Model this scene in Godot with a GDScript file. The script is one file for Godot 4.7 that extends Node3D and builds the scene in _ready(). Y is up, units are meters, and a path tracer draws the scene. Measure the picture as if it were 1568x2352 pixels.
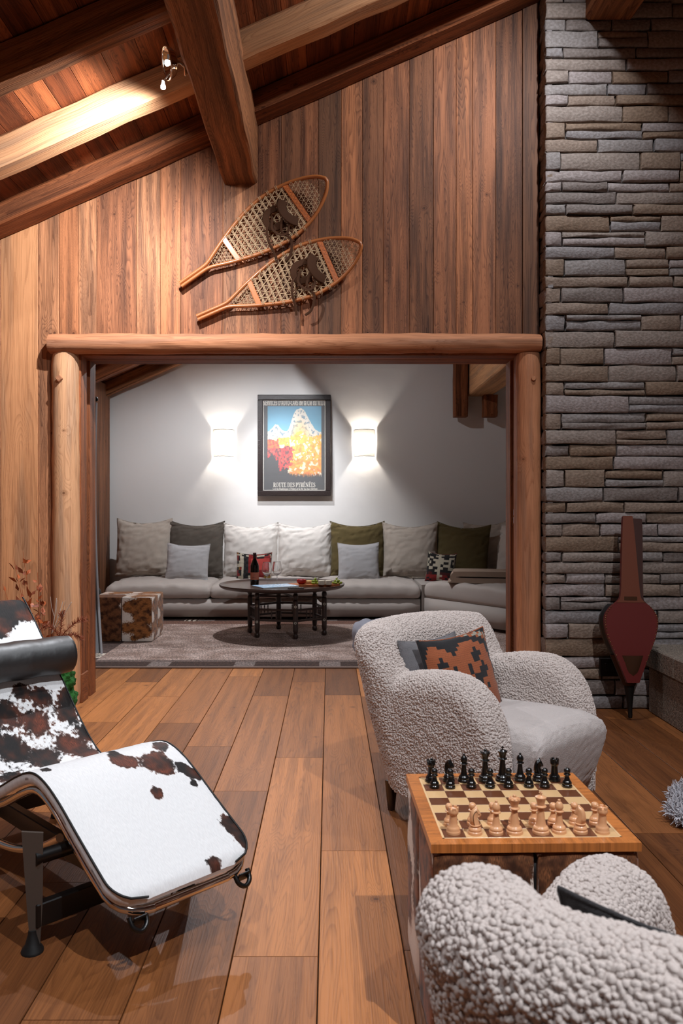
extends Node3D
# A chalet living room: reclaimed larch cladding, a stone chimney breast, a lounge seen through a wide opening.
# Units are metres, y is up; the camera stands at x = z = 0 and looks along -z.

const EYE := 1.22            # height of the camera
const ROOF := 3.95           # height of the ceiling boards at x = 0
const PITCH := 0.44          # rise of the roof per metre of x
const RIDGE := 1.72          # x of the ridge
var rng := RandomNumberGenerator.new()
var M := {}                  # materials
var T := {}                  # textures
var used_names := {}


# ---------------------------------------------------------------- mesh builder
class MB:
	var v := PackedVector3Array()
	var uv := PackedVector2Array()
	var idx := PackedInt32Array()
	var weld := false          # smooth over points that coincide

	func vert(p: Vector3, t := Vector2.ZERO) -> int:
		v.append(p)
		uv.append(t)
		return v.size() - 1

	func tri(a: int, b: int, c: int) -> void:      # counter-clockwise seen from outside
		idx.append(a)
		idx.append(c)
		idx.append(b)

	func quad(a: Vector3, b: Vector3, c: Vector3, d: Vector3, ta := Vector2(0, 0), tb := Vector2(1, 0), tc := Vector2(1, 1), td := Vector2(0, 1)) -> void:
		var i := vert(a, ta)
		vert(b, tb)
		vert(c, tc)
		vert(d, td)
		tri(i, i + 1, i + 2)
		tri(i, i + 2, i + 3)

	# rows x cols points; outward normal = d(row) x d(col) unless flip
	func grid(p: PackedVector3Array, rows: int, cols: int, wrap_r := false, wrap_c := false, flip := false, t := PackedVector2Array()) -> void:
		var base := v.size()
		v.append_array(p)
		if t.size() == p.size():
			uv.append_array(t)
		else:
			for i in rows:
				for j in cols:
					uv.append(Vector2(float(j) / maxf(1, cols - 1), float(i) / maxf(1, rows - 1)))
		var rn := rows if wrap_r else rows - 1
		var cn := cols if wrap_c else cols - 1
		for i in rn:
			var i2 := (i + 1) % rows
			for j in cn:
				var j2 := (j + 1) % cols
				var a := base + i * cols + j
				var b := base + i2 * cols + j
				var c := base + i2 * cols + j2
				var d := base + i * cols + j2
				if flip:
					tri(a, d, c)
					tri(a, c, b)
				else:
					tri(a, b, c)
					tri(a, c, d)

	func fan(ring: PackedVector3Array, flip := false) -> void:     # a flat cap
		var c := Vector3.ZERO
		for q in ring:
			c += q
		var o := vert(c / ring.size(), Vector2(.5, .5))
		var s := v.size()
		for q in ring:
			vert(q, Vector2(.5, .5))
		for i in ring.size():
			var j := (i + 1) % ring.size()
			if flip:
				tri(o, s + j, s + i)
			else:
				tri(o, s + i, s + j)

	func box(c: Vector3, s: Vector3, b := Basis(), bevel := 0.0) -> void:
		var h := s * .5
		var k := minf(bevel, minf(h.x, minf(h.y, h.z)) * .9)
		var ax := [b.x, b.y, b.z]
		var hh := [h.x, h.y, h.z]
		for n in 3:
			var u := (n + 1) % 3
			var w := (n + 2) % 3
			for sg in [1.0, -1.0]:
				var o: Vector3 = c + ax[n] * hh[n] * sg
				var du: Vector3 = ax[u] * (hh[u] - k) * sg
				var dw: Vector3 = ax[w] * (hh[w] - k)
				quad(o - du - dw, o + du - dw, o + du + dw, o - du + dw)
		if k > 0:
			for n in 3:
				var u := (n + 1) % 3
				var w := (n + 2) % 3
				for su in [1.0, -1.0]:
					for sw in [1.0, -1.0]:
						var e: Vector3 = ax[n] * (hh[n] - k)
						var p1: Vector3 = c + ax[u] * hh[u] * su + ax[w] * (hh[w] - k) * sw
						var p2: Vector3 = c + ax[u] * (hh[u] - k) * su + ax[w] * hh[w] * sw
						quad_out(p1 - e, p1 + e, p2 + e, p2 - e, ax[u] * su + ax[w] * sw)
			for sx in [1.0, -1.0]:
				for sy in [1.0, -1.0]:
					for sz in [1.0, -1.0]:
						var px: Vector3 = c + ax[0] * hh[0] * sx + ax[1] * (hh[1] - k) * sy + ax[2] * (hh[2] - k) * sz
						var py: Vector3 = c + ax[0] * (hh[0] - k) * sx + ax[1] * hh[1] * sy + ax[2] * (hh[2] - k) * sz
						var pz: Vector3 = c + ax[0] * (hh[0] - k) * sx + ax[1] * (hh[1] - k) * sy + ax[2] * hh[2] * sz
						var i := vert(px)
						vert(py)
						vert(pz)
						if sx * sy * sz > 0:
							tri(i, i + 1, i + 2)
						else:
							tri(i, i + 2, i + 1)

	func quad_out(a: Vector3, b: Vector3, c: Vector3, d: Vector3, out: Vector3) -> void:
		if (b - a).cross(c - a).dot(out) >= 0:
			quad(a, b, c, d)
		else:
			quad(a, d, c, b)

	# radii: one number or one per point
	func tube(path: PackedVector3Array, radius, sides := 8, caps := true, closed := false, squash := 1.0, up := Vector3.UP) -> void:
		var n := path.size()
		var pts := PackedVector3Array()
		var prev := up
		var length := 0.0
		var tt := PackedVector2Array()
		for i in n:
			var a: Vector3 = path[(i - 1 + n) % n] if (i > 0 or closed) else path[i]
			var b: Vector3 = path[(i + 1) % n] if (i < n - 1 or closed) else path[i]
			var t := (b - a).normalized()
			var s := prev - t * prev.dot(t)
			if s.length() < .001:
				s = t.cross(Vector3(.3, .2, .93))
			s = s.normalized()
			prev = s
			var w := t.cross(s)
			var r: float = radius if radius is float else radius[i]
			if i > 0:
				length += path[i].distance_to(path[i - 1])
			for j in sides:
				var g := TAU * j / sides
				pts.append(path[i] + (s * cos(g) * squash + w * sin(g)) * r)
				tt.append(Vector2(float(j) / sides, length))
		grid(pts, n, sides, closed, true, true, tt)
		if caps and not closed:
			fan(pts.slice(0, sides), true)
			fan(pts.slice((n - 1) * sides), false)

	# profile of (radius, height), bottom to top
	func lathe(prof: PackedVector2Array, segs := 16, at := Vector3.ZERO, b := Basis()) -> void:
		var pts := PackedVector3Array()
		for q in prof:
			for j in segs:
				var g := TAU * j / segs
				pts.append(at + b * Vector3(cos(g) * q.x, q.y, sin(g) * q.x))
		grid(pts, prof.size(), segs, false, true)
		if prof[0].x > .0002:
			fan(pts.slice(0, segs), false)
		if prof[prof.size() - 1].x > .0002:
			fan(pts.slice((prof.size() - 1) * segs), true)

	# convex or concave outline in the xy plane, extruded along z from z0 to z1
	func extrude(poly: PackedVector2Array, z0: float, z1: float, xf := Transform3D(), uvs := 1.0) -> void:
		var p := poly
		if Geometry2D.is_polygon_clockwise(p):
			p = p.duplicate()
			p.reverse()
		var ix := Geometry2D.triangulate_polygon(p)
		for z in [z0, z1]:
			var s := v.size()
			for q in p:
				vert(xf * Vector3(q.x, q.y, z), q * uvs)
			for k in range(0, ix.size(), 3):
				var a := p[ix[k]]
				var b := p[ix[k + 1]]
				var c := p[ix[k + 2]]
				var ccw := (b - a).cross(c - a) > 0
				if ccw == (z == z1):
					tri(s + ix[k], s + ix[k + 1], s + ix[k + 2])
				else:
					tri(s + ix[k], s + ix[k + 2], s + ix[k + 1])
		for i in p.size():
			var a := p[i]
			var b := p[(i + 1) % p.size()]
			quad(xf * Vector3(a.x, a.y, z0), xf * Vector3(b.x, b.y, z0), xf * Vector3(b.x, b.y, z1), xf * Vector3(a.x, a.y, z1), a * uvs, b * uvs, b * uvs, a * uvs)

	func normals() -> PackedVector3Array:
		var n := PackedVector3Array()
		n.resize(v.size())
		for k in range(0, idx.size(), 3):
			var a := idx[k]
			var b := idx[k + 1]
			var c := idx[k + 2]
			var f := (v[c] - v[a]).cross(v[b] - v[a])
			n[a] += f
			n[b] += f
			n[c] += f
		if weld:
			var at := {}
			for i in n.size():
				var key := (v[i] * 20000.0).round()
				at[key] = at.get(key, Vector3.ZERO) + n[i]
			for i in n.size():
				n[i] = at[(v[i] * 20000.0).round()]
		for i in n.size():
			n[i] = n[i].normalized() if n[i].length_squared() > 0 else Vector3.UP
		return n

	func mesh() -> ArrayMesh:
		var a := []
		a.resize(Mesh.ARRAY_MAX)
		a[Mesh.ARRAY_VERTEX] = v
		a[Mesh.ARRAY_NORMAL] = normals()
		a[Mesh.ARRAY_TEX_UV] = uv
		a[Mesh.ARRAY_INDEX] = idx
		var m := ArrayMesh.new()
		m.add_surface_from_arrays(Mesh.PRIMITIVE_TRIANGLES, a)
		return m


# ---------------------------------------------------------------- scene helpers
func numbered(called: String) -> String:
	var n: int = used_names.get(called, 0)
	used_names[called] = n + 1
	return called if n == 0 else "%s_%03d" % [called, n]


func thing(called: String, label: String, category: String, at := Vector3.ZERO, turn := 0.0, group := "") -> Node3D:
	var o := Node3D.new()
	o.name = numbered(called)
	add_child(o)
	o.position = at
	o.rotation.y = turn
	tag(o, label, category, group)
	return o


func tag(o: Node, label := "", category := "", group := "", kind := "") -> void:
	if label:
		o.set_meta("label", label)
	if category:
		o.set_meta("category", category)
	if group:
		o.set_meta("group", group)
	if kind:
		o.set_meta("kind", kind)


func part(called: String, m: Mesh, mat: Material, parent: Node) -> MeshInstance3D:
	var o := MeshInstance3D.new()
	o.name = called if parent != self else numbered(called)
	o.mesh = m
	o.material_override = mat
	o.cast_shadow = GeometryInstance3D.SHADOW_CASTING_SETTING_ON
	parent.add_child(o, true)
	return o


func obj(called: String, mb: MB, mat: Material, parent: Node) -> MeshInstance3D:
	return part(called, mb.mesh(), mat, parent)


func structure(called: String, label: String, category := "structure") -> Node3D:
	var o := Node3D.new()
	o.name = numbered(called)
	add_child(o)
	tag(o, label, category, "", "structure")
	return o


func copy(o: Node3D, called: String, label: String, group := "") -> Node3D:
	var c: Node3D = o.duplicate()
	c.name = numbered(called)
	add_child(c)
	tag(c, label, "", group)
	return c


func curve(ctrl: PackedVector3Array, n: int, closed := false) -> PackedVector3Array:   # Catmull-Rom through the points
	var out := PackedVector3Array()
	var c := ctrl.size()
	var spans := c if closed else c - 1
	for i in spans:
		var p0 := ctrl[(i - 1 + c) % c] if (i > 0 or closed) else ctrl[0] * 2 - ctrl[1]
		var p1 := ctrl[i]
		var p2 := ctrl[(i + 1) % c]
		var p3 := ctrl[(i + 2) % c] if (i + 2 < c or closed) else ctrl[c - 1] * 2 - ctrl[c - 2]
		for k in n:
			out.append(p1.cubic_interpolate(p2, p0, p3, float(k) / n))
	if not closed:
		out.append(ctrl[c - 1])
	return out


func curve2(ctrl: Array, n: int) -> PackedVector2Array:
	var a := PackedVector3Array()
	for q in ctrl:
		a.append(Vector3(q[0], q[1], 0))
	var out := PackedVector2Array()
	for q in curve(a, n):
		out.append(Vector2(maxf(q.x, 0.0), q.y))
	return out


func roof_at(x: float) -> float:
	return ROOF + PITCH * x if x < RIDGE else ROOF + PITCH * RIDGE - PITCH * (x - RIDGE)


# A timber: a to b is the line of its middle, `up` points to its top face. Its four long faces each take a column of the grain atlas.
func timber(mb: MB, a: Vector3, b: Vector3, up: Vector3, w: float, h: float, chamfer := .006, jitter := 0.0, segs := 1, cols := 8) -> void:
	var t := (b - a).normalized()
	var side := t.cross(up).normalized()
	var u := side.cross(t)
	var ln := a.distance_to(b)
	var k := chamfer
	var prof := [Vector2(-w / 2 + k, -h / 2), Vector2(w / 2 - k, -h / 2), Vector2(w / 2, -h / 2 + k), Vector2(w / 2, h / 2 - k), Vector2(w / 2 - k, h / 2), Vector2(-w / 2 + k, h / 2), Vector2(-w / 2, h / 2 - k), Vector2(-w / 2, -h / 2 + k)]
	var rings := []
	for i in segs + 1:
		var ring := PackedVector3Array()
		var sway := Vector2(rng.randf_range(-1, 1), rng.randf_range(-1, 1)) * jitter
		for q in prof:
			var g: Vector2 = q + sway * .5 + Vector2(rng.randf_range(-1, 1), rng.randf_range(-1, 1)) * jitter * .6
			ring.append(a + t * ln * i / segs + side * g.x + u * g.y)
		rings.append(ring)
	var vs := 1.0 / 2.6 if ln < 2.5 else (.98 / ln if ln < 5.6 else 1.0 / 4.0)
	var v0 := rng.randf() * maxf(.01, 1 - ln * vs) if ln < 5.6 else rng.randf()
	for f in 8:
		var g := (f + 1) % 8
		var col := rng.randi() % cols
		var u0 := (col + .04) / cols
		var u1 := (col + .96) / cols
		var span := minf(1.0, prof[f].distance_to(prof[g]) / .22)
		var us := rng.randf_range(0, 1 - span)
		var ua := lerpf(u0, u1, us)
		var ub := lerpf(u0, u1, us + span)
		var pts := PackedVector3Array()
		var tt := PackedVector2Array()
		for i in segs + 1:
			pts.append(rings[i][f])
			pts.append(rings[i][g])
			tt.append(Vector2(ua, v0 + ln * i / segs * vs))
			tt.append(Vector2(ub, v0 + ln * i / segs * vs))
		mb.grid(pts, segs + 1, 2, false, false, false, tt)
	mb.fan(rings[0], false)
	mb.fan(rings[segs], true)


# A peeled log between a and b.
func log_pole(mb: MB, a: Vector3, b: Vector3, r0: float, r1: float, wob := .006, segs := 14, sides := 20, cols := 8) -> void:
	var t := (b - a).normalized()
	var s := t.cross(Vector3(.31, .17, .93)).normalized()
	var w := t.cross(s)
	var ns := FastNoiseLite.new()
	ns.seed = rng.randi()
	ns.frequency = 1.0
	var pts := PackedVector3Array()
	var tt := PackedVector2Array()
	var c0 := (rng.randi() % cols)
	for i in segs + 1:
		var f := float(i) / segs
		var endr := 1.0 if (i > 0 and i < segs) else .93
		for j in sides + 1:
			var g := TAU * (j % sides) / sides
			var d := s * cos(g) + w * sin(g)
			var r := lerpf(r0, r1, f) * endr + wob * ns.get_noise_3d(cos(g) * 1.1, sin(g) * 1.1, f * 9.0)
			pts.append(a.lerp(b, f) + d * r)
			tt.append(Vector2((c0 + .04 + .92 * (1.0 - absf(2.0 * j / sides - 1.0))) / cols, f * a.distance_to(b) / 2.6))
	mb.grid(pts, segs + 1, sides + 1, false, false, true, tt)
	mb.fan(pts.slice(0, sides), true)
	mb.fan(pts.slice(segs * (sides + 1), segs * (sides + 1) + sides), false)


# A soft rounded box: `shape` may bend each point, `bump` moves it along its normal.
func soft_box(s: Vector3, r: float, step: float, shape = null, bump = null) -> MB:
	var mb := MB.new()
	mb.weld = true
	var h := s * .5
	var inner := h - Vector3.ONE * r
	var faces := [[Vector3.RIGHT, Vector3.UP, Vector3.BACK], [Vector3.LEFT, Vector3.BACK, Vector3.UP], [Vector3.UP, Vector3.BACK, Vector3.RIGHT], [Vector3.DOWN, Vector3.RIGHT, Vector3.BACK], [Vector3.BACK, Vector3.RIGHT, Vector3.UP], [Vector3.FORWARD, Vector3.UP, Vector3.RIGHT]]
	for f in faces:
		var n: Vector3 = f[0]
		var u: Vector3 = f[1]
		var w: Vector3 = f[2]
		var su := absf(u.dot(s))
		var sw := absf(w.dot(s))
		var nu := maxi(2, int(su / step))
		var nw := maxi(2, int(sw / step))
		var pts := PackedVector3Array()
		var tt := PackedVector2Array()
		for i in nu + 1:
			for j in nw + 1:
				var p: Vector3 = n * absf(n.dot(h)) + u * (su * (float(i) / nu - .5)) + w * (sw * (float(j) / nw - .5))
				var q := p.clamp(-inner, inner)
				var d := (p - q).normalized()
				var o := q + d * r
				if bump != null:
					o += d * float(bump.call(o))
				if shape != null:
					o = shape.call(o)
				pts.append(o)
				tt.append(Vector2(p.x / s.x + .5, p.z / s.z + .5) if absf(n.y) > .5 else (Vector2(p.x / s.x + .5, .5 - p.y / s.y) if absf(n.z) > .5 else Vector2(p.z / s.z + .5, .5 - p.y / s.y)))
		mb.grid(pts, nu + 1, nw + 1, false, false, false, tt)
	return mb


# A loose cushion, lying in the xy plane and centred on the origin.
func pillow(w: float, h: float, t: float, n: int, seed_: int, wrinkle := .007, sag := .03, ears := .05) -> MB:
	var mb := MB.new()
	var ns := FastNoiseLite.new()
	ns.seed = seed_
	ns.frequency = 1.0
	for sg in [1.0, -1.0]:
		var pts := PackedVector3Array()
		var tt := PackedVector2Array()
		for i in n + 1:
			for j in n + 1:
				var a := sin(PI * .5 * (2.0 * j / n - 1.0))
				var b := sin(PI * .5 * (2.0 * i / n - 1.0))
				var x := w * .5 * a * (1 - ears * (1 - b * b))
				var y := h * .5 * b * (1 - ears * (1 - a * a)) - (sag * (1 - a * a) * (b * .5 + .5))
				var e := pow(maxf(0, 1 - pow(absf(a), 2.6)), .6) * pow(maxf(0, 1 - pow(absf(b), 2.6)), .6)
				var z := t * .5 * e * (1.12 - .2 * b)
				var rim := maxf(absf(a), absf(b))
				var wr := ns.get_noise_2d(x * 5 + sg * 40, y * 26) * .7 + ns.get_noise_2d(x * 14, y * 9 + 70 * sg) * .5
				z += wrinkle * wr * (.4 + 1.2 * rim) * (1.0 if rim < .999 else 0.0)
				var q := Vector3(x + wrinkle * .5 * ns.get_noise_2d(y * 30, a * 3), y + wrinkle * .6 * ns.get_noise_2d(x * 24 + 9, b * 3), z * sg)
				pts.append(q)
				tt.append(Vector2(float(j) / n, 1.0 - float(i) / n))
		mb.grid(pts, n + 1, n + 1, false, false, sg > 0, tt)
	return mb


func merge(a: MB, b: MB, xf := Transform3D()) -> void:
	var o := a.v.size()
	for q in b.v:
		a.v.append(xf * q)
	a.uv.append_array(b.uv)
	for k in b.idx:
		a.idx.append(k + o)


# ---------------------------------------------------------------- textures and materials
func noise(kind: int, freq: float, oct := 3, sd := 1) -> FastNoiseLite:
	var n := FastNoiseLite.new()
	n.noise_type = kind
	n.frequency = freq
	n.fractal_octaves = oct
	n.fractal_type = FastNoiseLite.FRACTAL_FBM if oct > 1 else FastNoiseLite.FRACTAL_NONE
	n.seed = sd
	return n


# A noise picture of w x h bytes, drawn small and stretched along y by `sy` and along x by `sx`.
func field(w: int, h: int, freq: float, oct: int, sd: int, sx := 1, sy := 1) -> PackedByteArray:
	var im := noise(FastNoiseLite.TYPE_SIMPLEX_SMOOTH, freq, oct, sd).get_seamless_image(maxi(8, w / sx), maxi(8, h / sy), false, false, .15, true)
	im.convert(Image.FORMAT_L8)
	if sx > 1 or sy > 1:
		im.resize(w, h, Image.INTERPOLATE_CUBIC)
	return im.get_data()


# An atlas of `cols` boards, each 0.2 m wide and 2.6 m long: growth rings, fibres, knots. Returns colour and relief.
func wood_atlas(w: int, h: int, cols: int, sd: int, light: Color, dark: Color, knots: int, rings: float, grey: float, con: float) -> Array:
	var r := RandomNumberGenerator.new()
	r.seed = sd
	var cw := w / cols
	var warp := field(w, h, .011, 2, sd, 1, 12)
	var fib := field(w, h, .22, 2, sd + 1, 1, 48)
	var fin := field(w, h, .4, 2, sd + 2, 1, 20)
	var blot := field(w, h, .02, 3, sd + 3, 1, 16)
	var kf := PackedFloat32Array()
	kf.resize(w * h)
	var kd := PackedFloat32Array()
	kd.resize(w * h)
	var mx := cw / .2
	var my := h / 2.6
	for c in cols:
		for k in knots:
			if r.randf() < .4:
				continue
			var kx := (r.randf_range(.12, .88) + c) * cw
			var ky := r.randf() * h
			var rr := r.randf_range(.007, .019)
			var reach := rr * 5.5
			for yy in range(int(ky - reach * my * 1.5), int(ky + reach * my * 1.5)):
				var y := posmod(yy, h)
				for x in range(maxi(c * cw, int(kx - reach * mx)), mini((c + 1) * cw, int(kx + reach * mx))):
					var dx := (x - kx) / mx / rr
					var dy := (yy - ky) / my / rr
					var d2 := dx * dx + dy * dy * .45
					var o := y * w + x
					kf[o] += 3.2 * exp(-d2 * .15)
					var core := dx * dx + dy * dy * .8
					kd[o] = maxf(kd[o], clampf(1.35 - core, 0, 1) * (.52 + .22 * cos(core * 9.0)) + clampf(.25 - absf(core - 1.3), 0, .25) * 1.6)
	var off := PackedFloat32Array()
	var den := PackedFloat32Array()
	var hue := PackedFloat32Array()
	for c in cols:
		off.append(r.randf_range(.2, .8))
		den.append(rings * r.randf_range(.7, 1.35))
		hue.append(r.randf_range(0, 1))
	var out := PackedByteArray()
	out.resize(w * h * 3)
	var rel := PackedByteArray()
	rel.resize(w * h)
	for y in h:
		for x in w:
			var o := y * w + x
			var c := mini(x / cw, cols - 1)
			var u := float(x - c * cw) / cw
			var f := den[c] * (absf(u - off[c]) * 1.15 + float(warp[o]) * .0046) + kf[o]
			f -= floorf(f)
			var late := f * f * f
			if f > .9:
				late *= (1.0 - f) * 10.0
			var fb := float(fib[o]) * .00392 - .5
			var fn := float(fin[o]) * .00392 - .5
			var bl := float(blot[o]) * .00392
			var k := clampf(late * con + fb * con + fn * .22 + (bl - .5) * .75 * con / .45 + hue[c] * .34 * con / .45, 0, 1)
			k = maxf(k, kd[o] * (.8 + 1.2 * fn + .5 * fb))
			var g := clampf((bl - .45) * 2.2, 0, 1) * grey * (1 - k)
			var shade := 1.0 - .25 * maxf(0.0, kd[o] - .4)
			var rr := lerpf(light.r, dark.r, k) * shade
			var gg := lerpf(light.g, dark.g, k) * shade
			var bb := lerpf(light.b, dark.b, k) * shade
			var m := (rr + gg + bb) * .333
			out[o * 3] = int(255 * clampf(lerpf(rr, m, g), 0, 1))
			out[o * 3 + 1] = int(255 * clampf(lerpf(gg, m, g), 0, 1))
			out[o * 3 + 2] = int(255 * clampf(lerpf(bb, m, g), 0, 1))
			rel[o] = int(clampf(120 + late * 70 + fb * 120 + fn * 40 - kd[o] * 20, 0, 255))
	var ci := Image.create_from_data(w, h, false, Image.FORMAT_RGB8, out)
	var ri := Image.create_from_data(w, h, false, Image.FORMAT_L8, rel)
	return [ImageTexture.create_from_image(ci), ImageTexture.create_from_image(ri)]


func noise_tex(kind: int, freq: float, oct: int, sd: int, size := 512, ramp := []) -> NoiseTexture2D:
	var t := NoiseTexture2D.new()
	t.noise = noise(kind, freq, oct, sd)
	t.width = size
	t.height = size
	t.seamless = true
	if ramp:
		var g := Gradient.new()
		g.offsets = PackedFloat32Array(ramp[0])
		g.colors = PackedColorArray(ramp[1])
		t.color_ramp = g
	return t


func mat(called: String, c: Color, rough := .6, o := {}) -> StandardMaterial3D:
	var m := StandardMaterial3D.new()
	m.resource_name = called
	m.albedo_color = c
	m.roughness = rough
	m.metallic = o.get("metal", 0.0)
	m.metallic_specular = o.get("spec", .5)
	if o.has("tex"):
		m.albedo_texture = o.tex
	if o.has("relief"):
		m.heightmap_enabled = true
		m.heightmap_texture = o.relief
		m.heightmap_scale = o.get("depth", .2)
	if o.has("scale"):
		m.uv1_scale = o.scale if o.scale is Vector3 else Vector3.ONE * float(o.scale)
	if o.get("tri", false):
		m.uv1_triplanar = true
		m.uv1_world_triplanar = o.get("world", false)
	if o.has("rim"):
		m.rim_enabled = true
		m.rim = o.rim
		m.rim_tint = .4
	if o.has("coat"):
		m.clearcoat_enabled = true
		m.clearcoat = o.coat
		m.clearcoat_roughness = o.get("coat_rough", .15)
	if o.has("backlight"):
		m.backlight_enabled = true
		m.backlight = o.backlight
	if o.has("emit"):
		m.emission_enabled = true
		m.emission = o.emit
		m.emission_energy_multiplier = o.get("power", 1.0)
	if o.has("alpha"):
		m.transparency = BaseMaterial3D.TRANSPARENCY_ALPHA
		m.albedo_color.a = o.alpha
	if o.get("glass", false):
		m.refraction_enabled = true
		m.refraction_scale = .05
		m.albedo_color.a = o.get("clear", .02)
	M[called] = m
	return m


func picture(w: int, h: int, paint: Callable) -> ImageTexture:
	var im := Image.create(w, h, false, Image.FORMAT_RGB8)
	for y in h:
		for x in w:
			im.set_pixel(x, y, paint.call(float(x) / w, float(y) / h))
	return ImageTexture.create_from_image(im)


# Cow hide: dark and red-brown patches on white, by position (u across, v along). Blobs are [u, v, radius, darkness].
func hide_tex(w: int, h: int, aspect: float, blobs: Array, sd: int, white: Color, brown: Color, black: Color, fray: float) -> ImageTexture:
	var hair := field(w, h, .30, 2, sd, 1, 7)
	var edge := field(w, h, .03, 3, sd + 1)
	var tone := field(w, h, .008, 3, sd + 2)
	var cover := PackedFloat32Array()
	cover.resize(w * h)
	var sh := PackedFloat32Array()
	sh.resize(w * h)
	for b in blobs:
		var rx: float = b[2]
		for y in range(maxi(0, int((b[1] - rx * 2.2 / aspect) * h)), mini(h, int((b[1] + rx * 2.2 / aspect) * h))):
			for x in range(maxi(0, int((b[0] - rx * 2.2) * w)), mini(w, int((b[0] + rx * 2.2) * w))):
				var dx: float = (float(x) / w - b[0]) / rx
				var dy: float = (float(y) / h - b[1]) * aspect / rx
				var g := exp(-(dx * dx + dy * dy))
				cover[y * w + x] += g
				sh[y * w + x] += g * float(b[3])
	var out := PackedByteArray()
	out.resize(w * h * 3)
	for o in w * h:
		var hr := float(hair[o]) * .00392 - .5
		var e := (float(edge[o]) * .00392 - .5) * .55 + hr * fray
		var k := clampf((cover[o] - .42 + e) * 7.0, 0, 1)
		var dk := clampf(sh[o] / maxf(.001, cover[o]) + (float(tone[o]) * .00392 - .5) * 1.7 + hr * .9, 0, 1)
		var rim := clampf(1.0 - absf(cover[o] - .55) * 4.0, 0, 1) * .5
		dk = maxf(dk, rim)
		var c := brown.lerp(black, dk)
		var q := white * (1.0 + hr * .10)
		q = q.lerp(c * (1.0 + hr * 1.3), k)
		out[o * 3] = int(255 * clampf(q.r, 0, 1))
		out[o * 3 + 1] = int(255 * clampf(q.g, 0, 1))
		out[o * 3 + 2] = int(255 * clampf(q.b, 0, 1))
	return ImageTexture.create_from_image(Image.create_from_data(w, h, false, Image.FORMAT_RGB8, out))


# Flat-woven kilim from rows of letters; each letter is a colour.
func kilim_tex(rows: Array, key: Dictionary, cell: int, sd: int) -> ImageTexture:
	var w: int = rows[0].length() * cell
	var h: int = rows.size() * cell
	var n := field(w, h, .6, 1, sd)
	var im := Image.create(w, h, false, Image.FORMAT_RGB8)
	for y in h:
		for x in w:
			var c: Color = key[rows[y / cell][x / cell]]
			var k := .82 + .3 * n[y * w + x] / 255.0 - (.12 if (y % 4 == 0) else 0.0) - (.06 if ((x + y / 4 * 2) % 4 == 0) else 0.0)
			im.set_pixel(x, y, Color(c.r * k, c.g * k, c.b * k))
	return ImageTexture.create_from_image(im)


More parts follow.
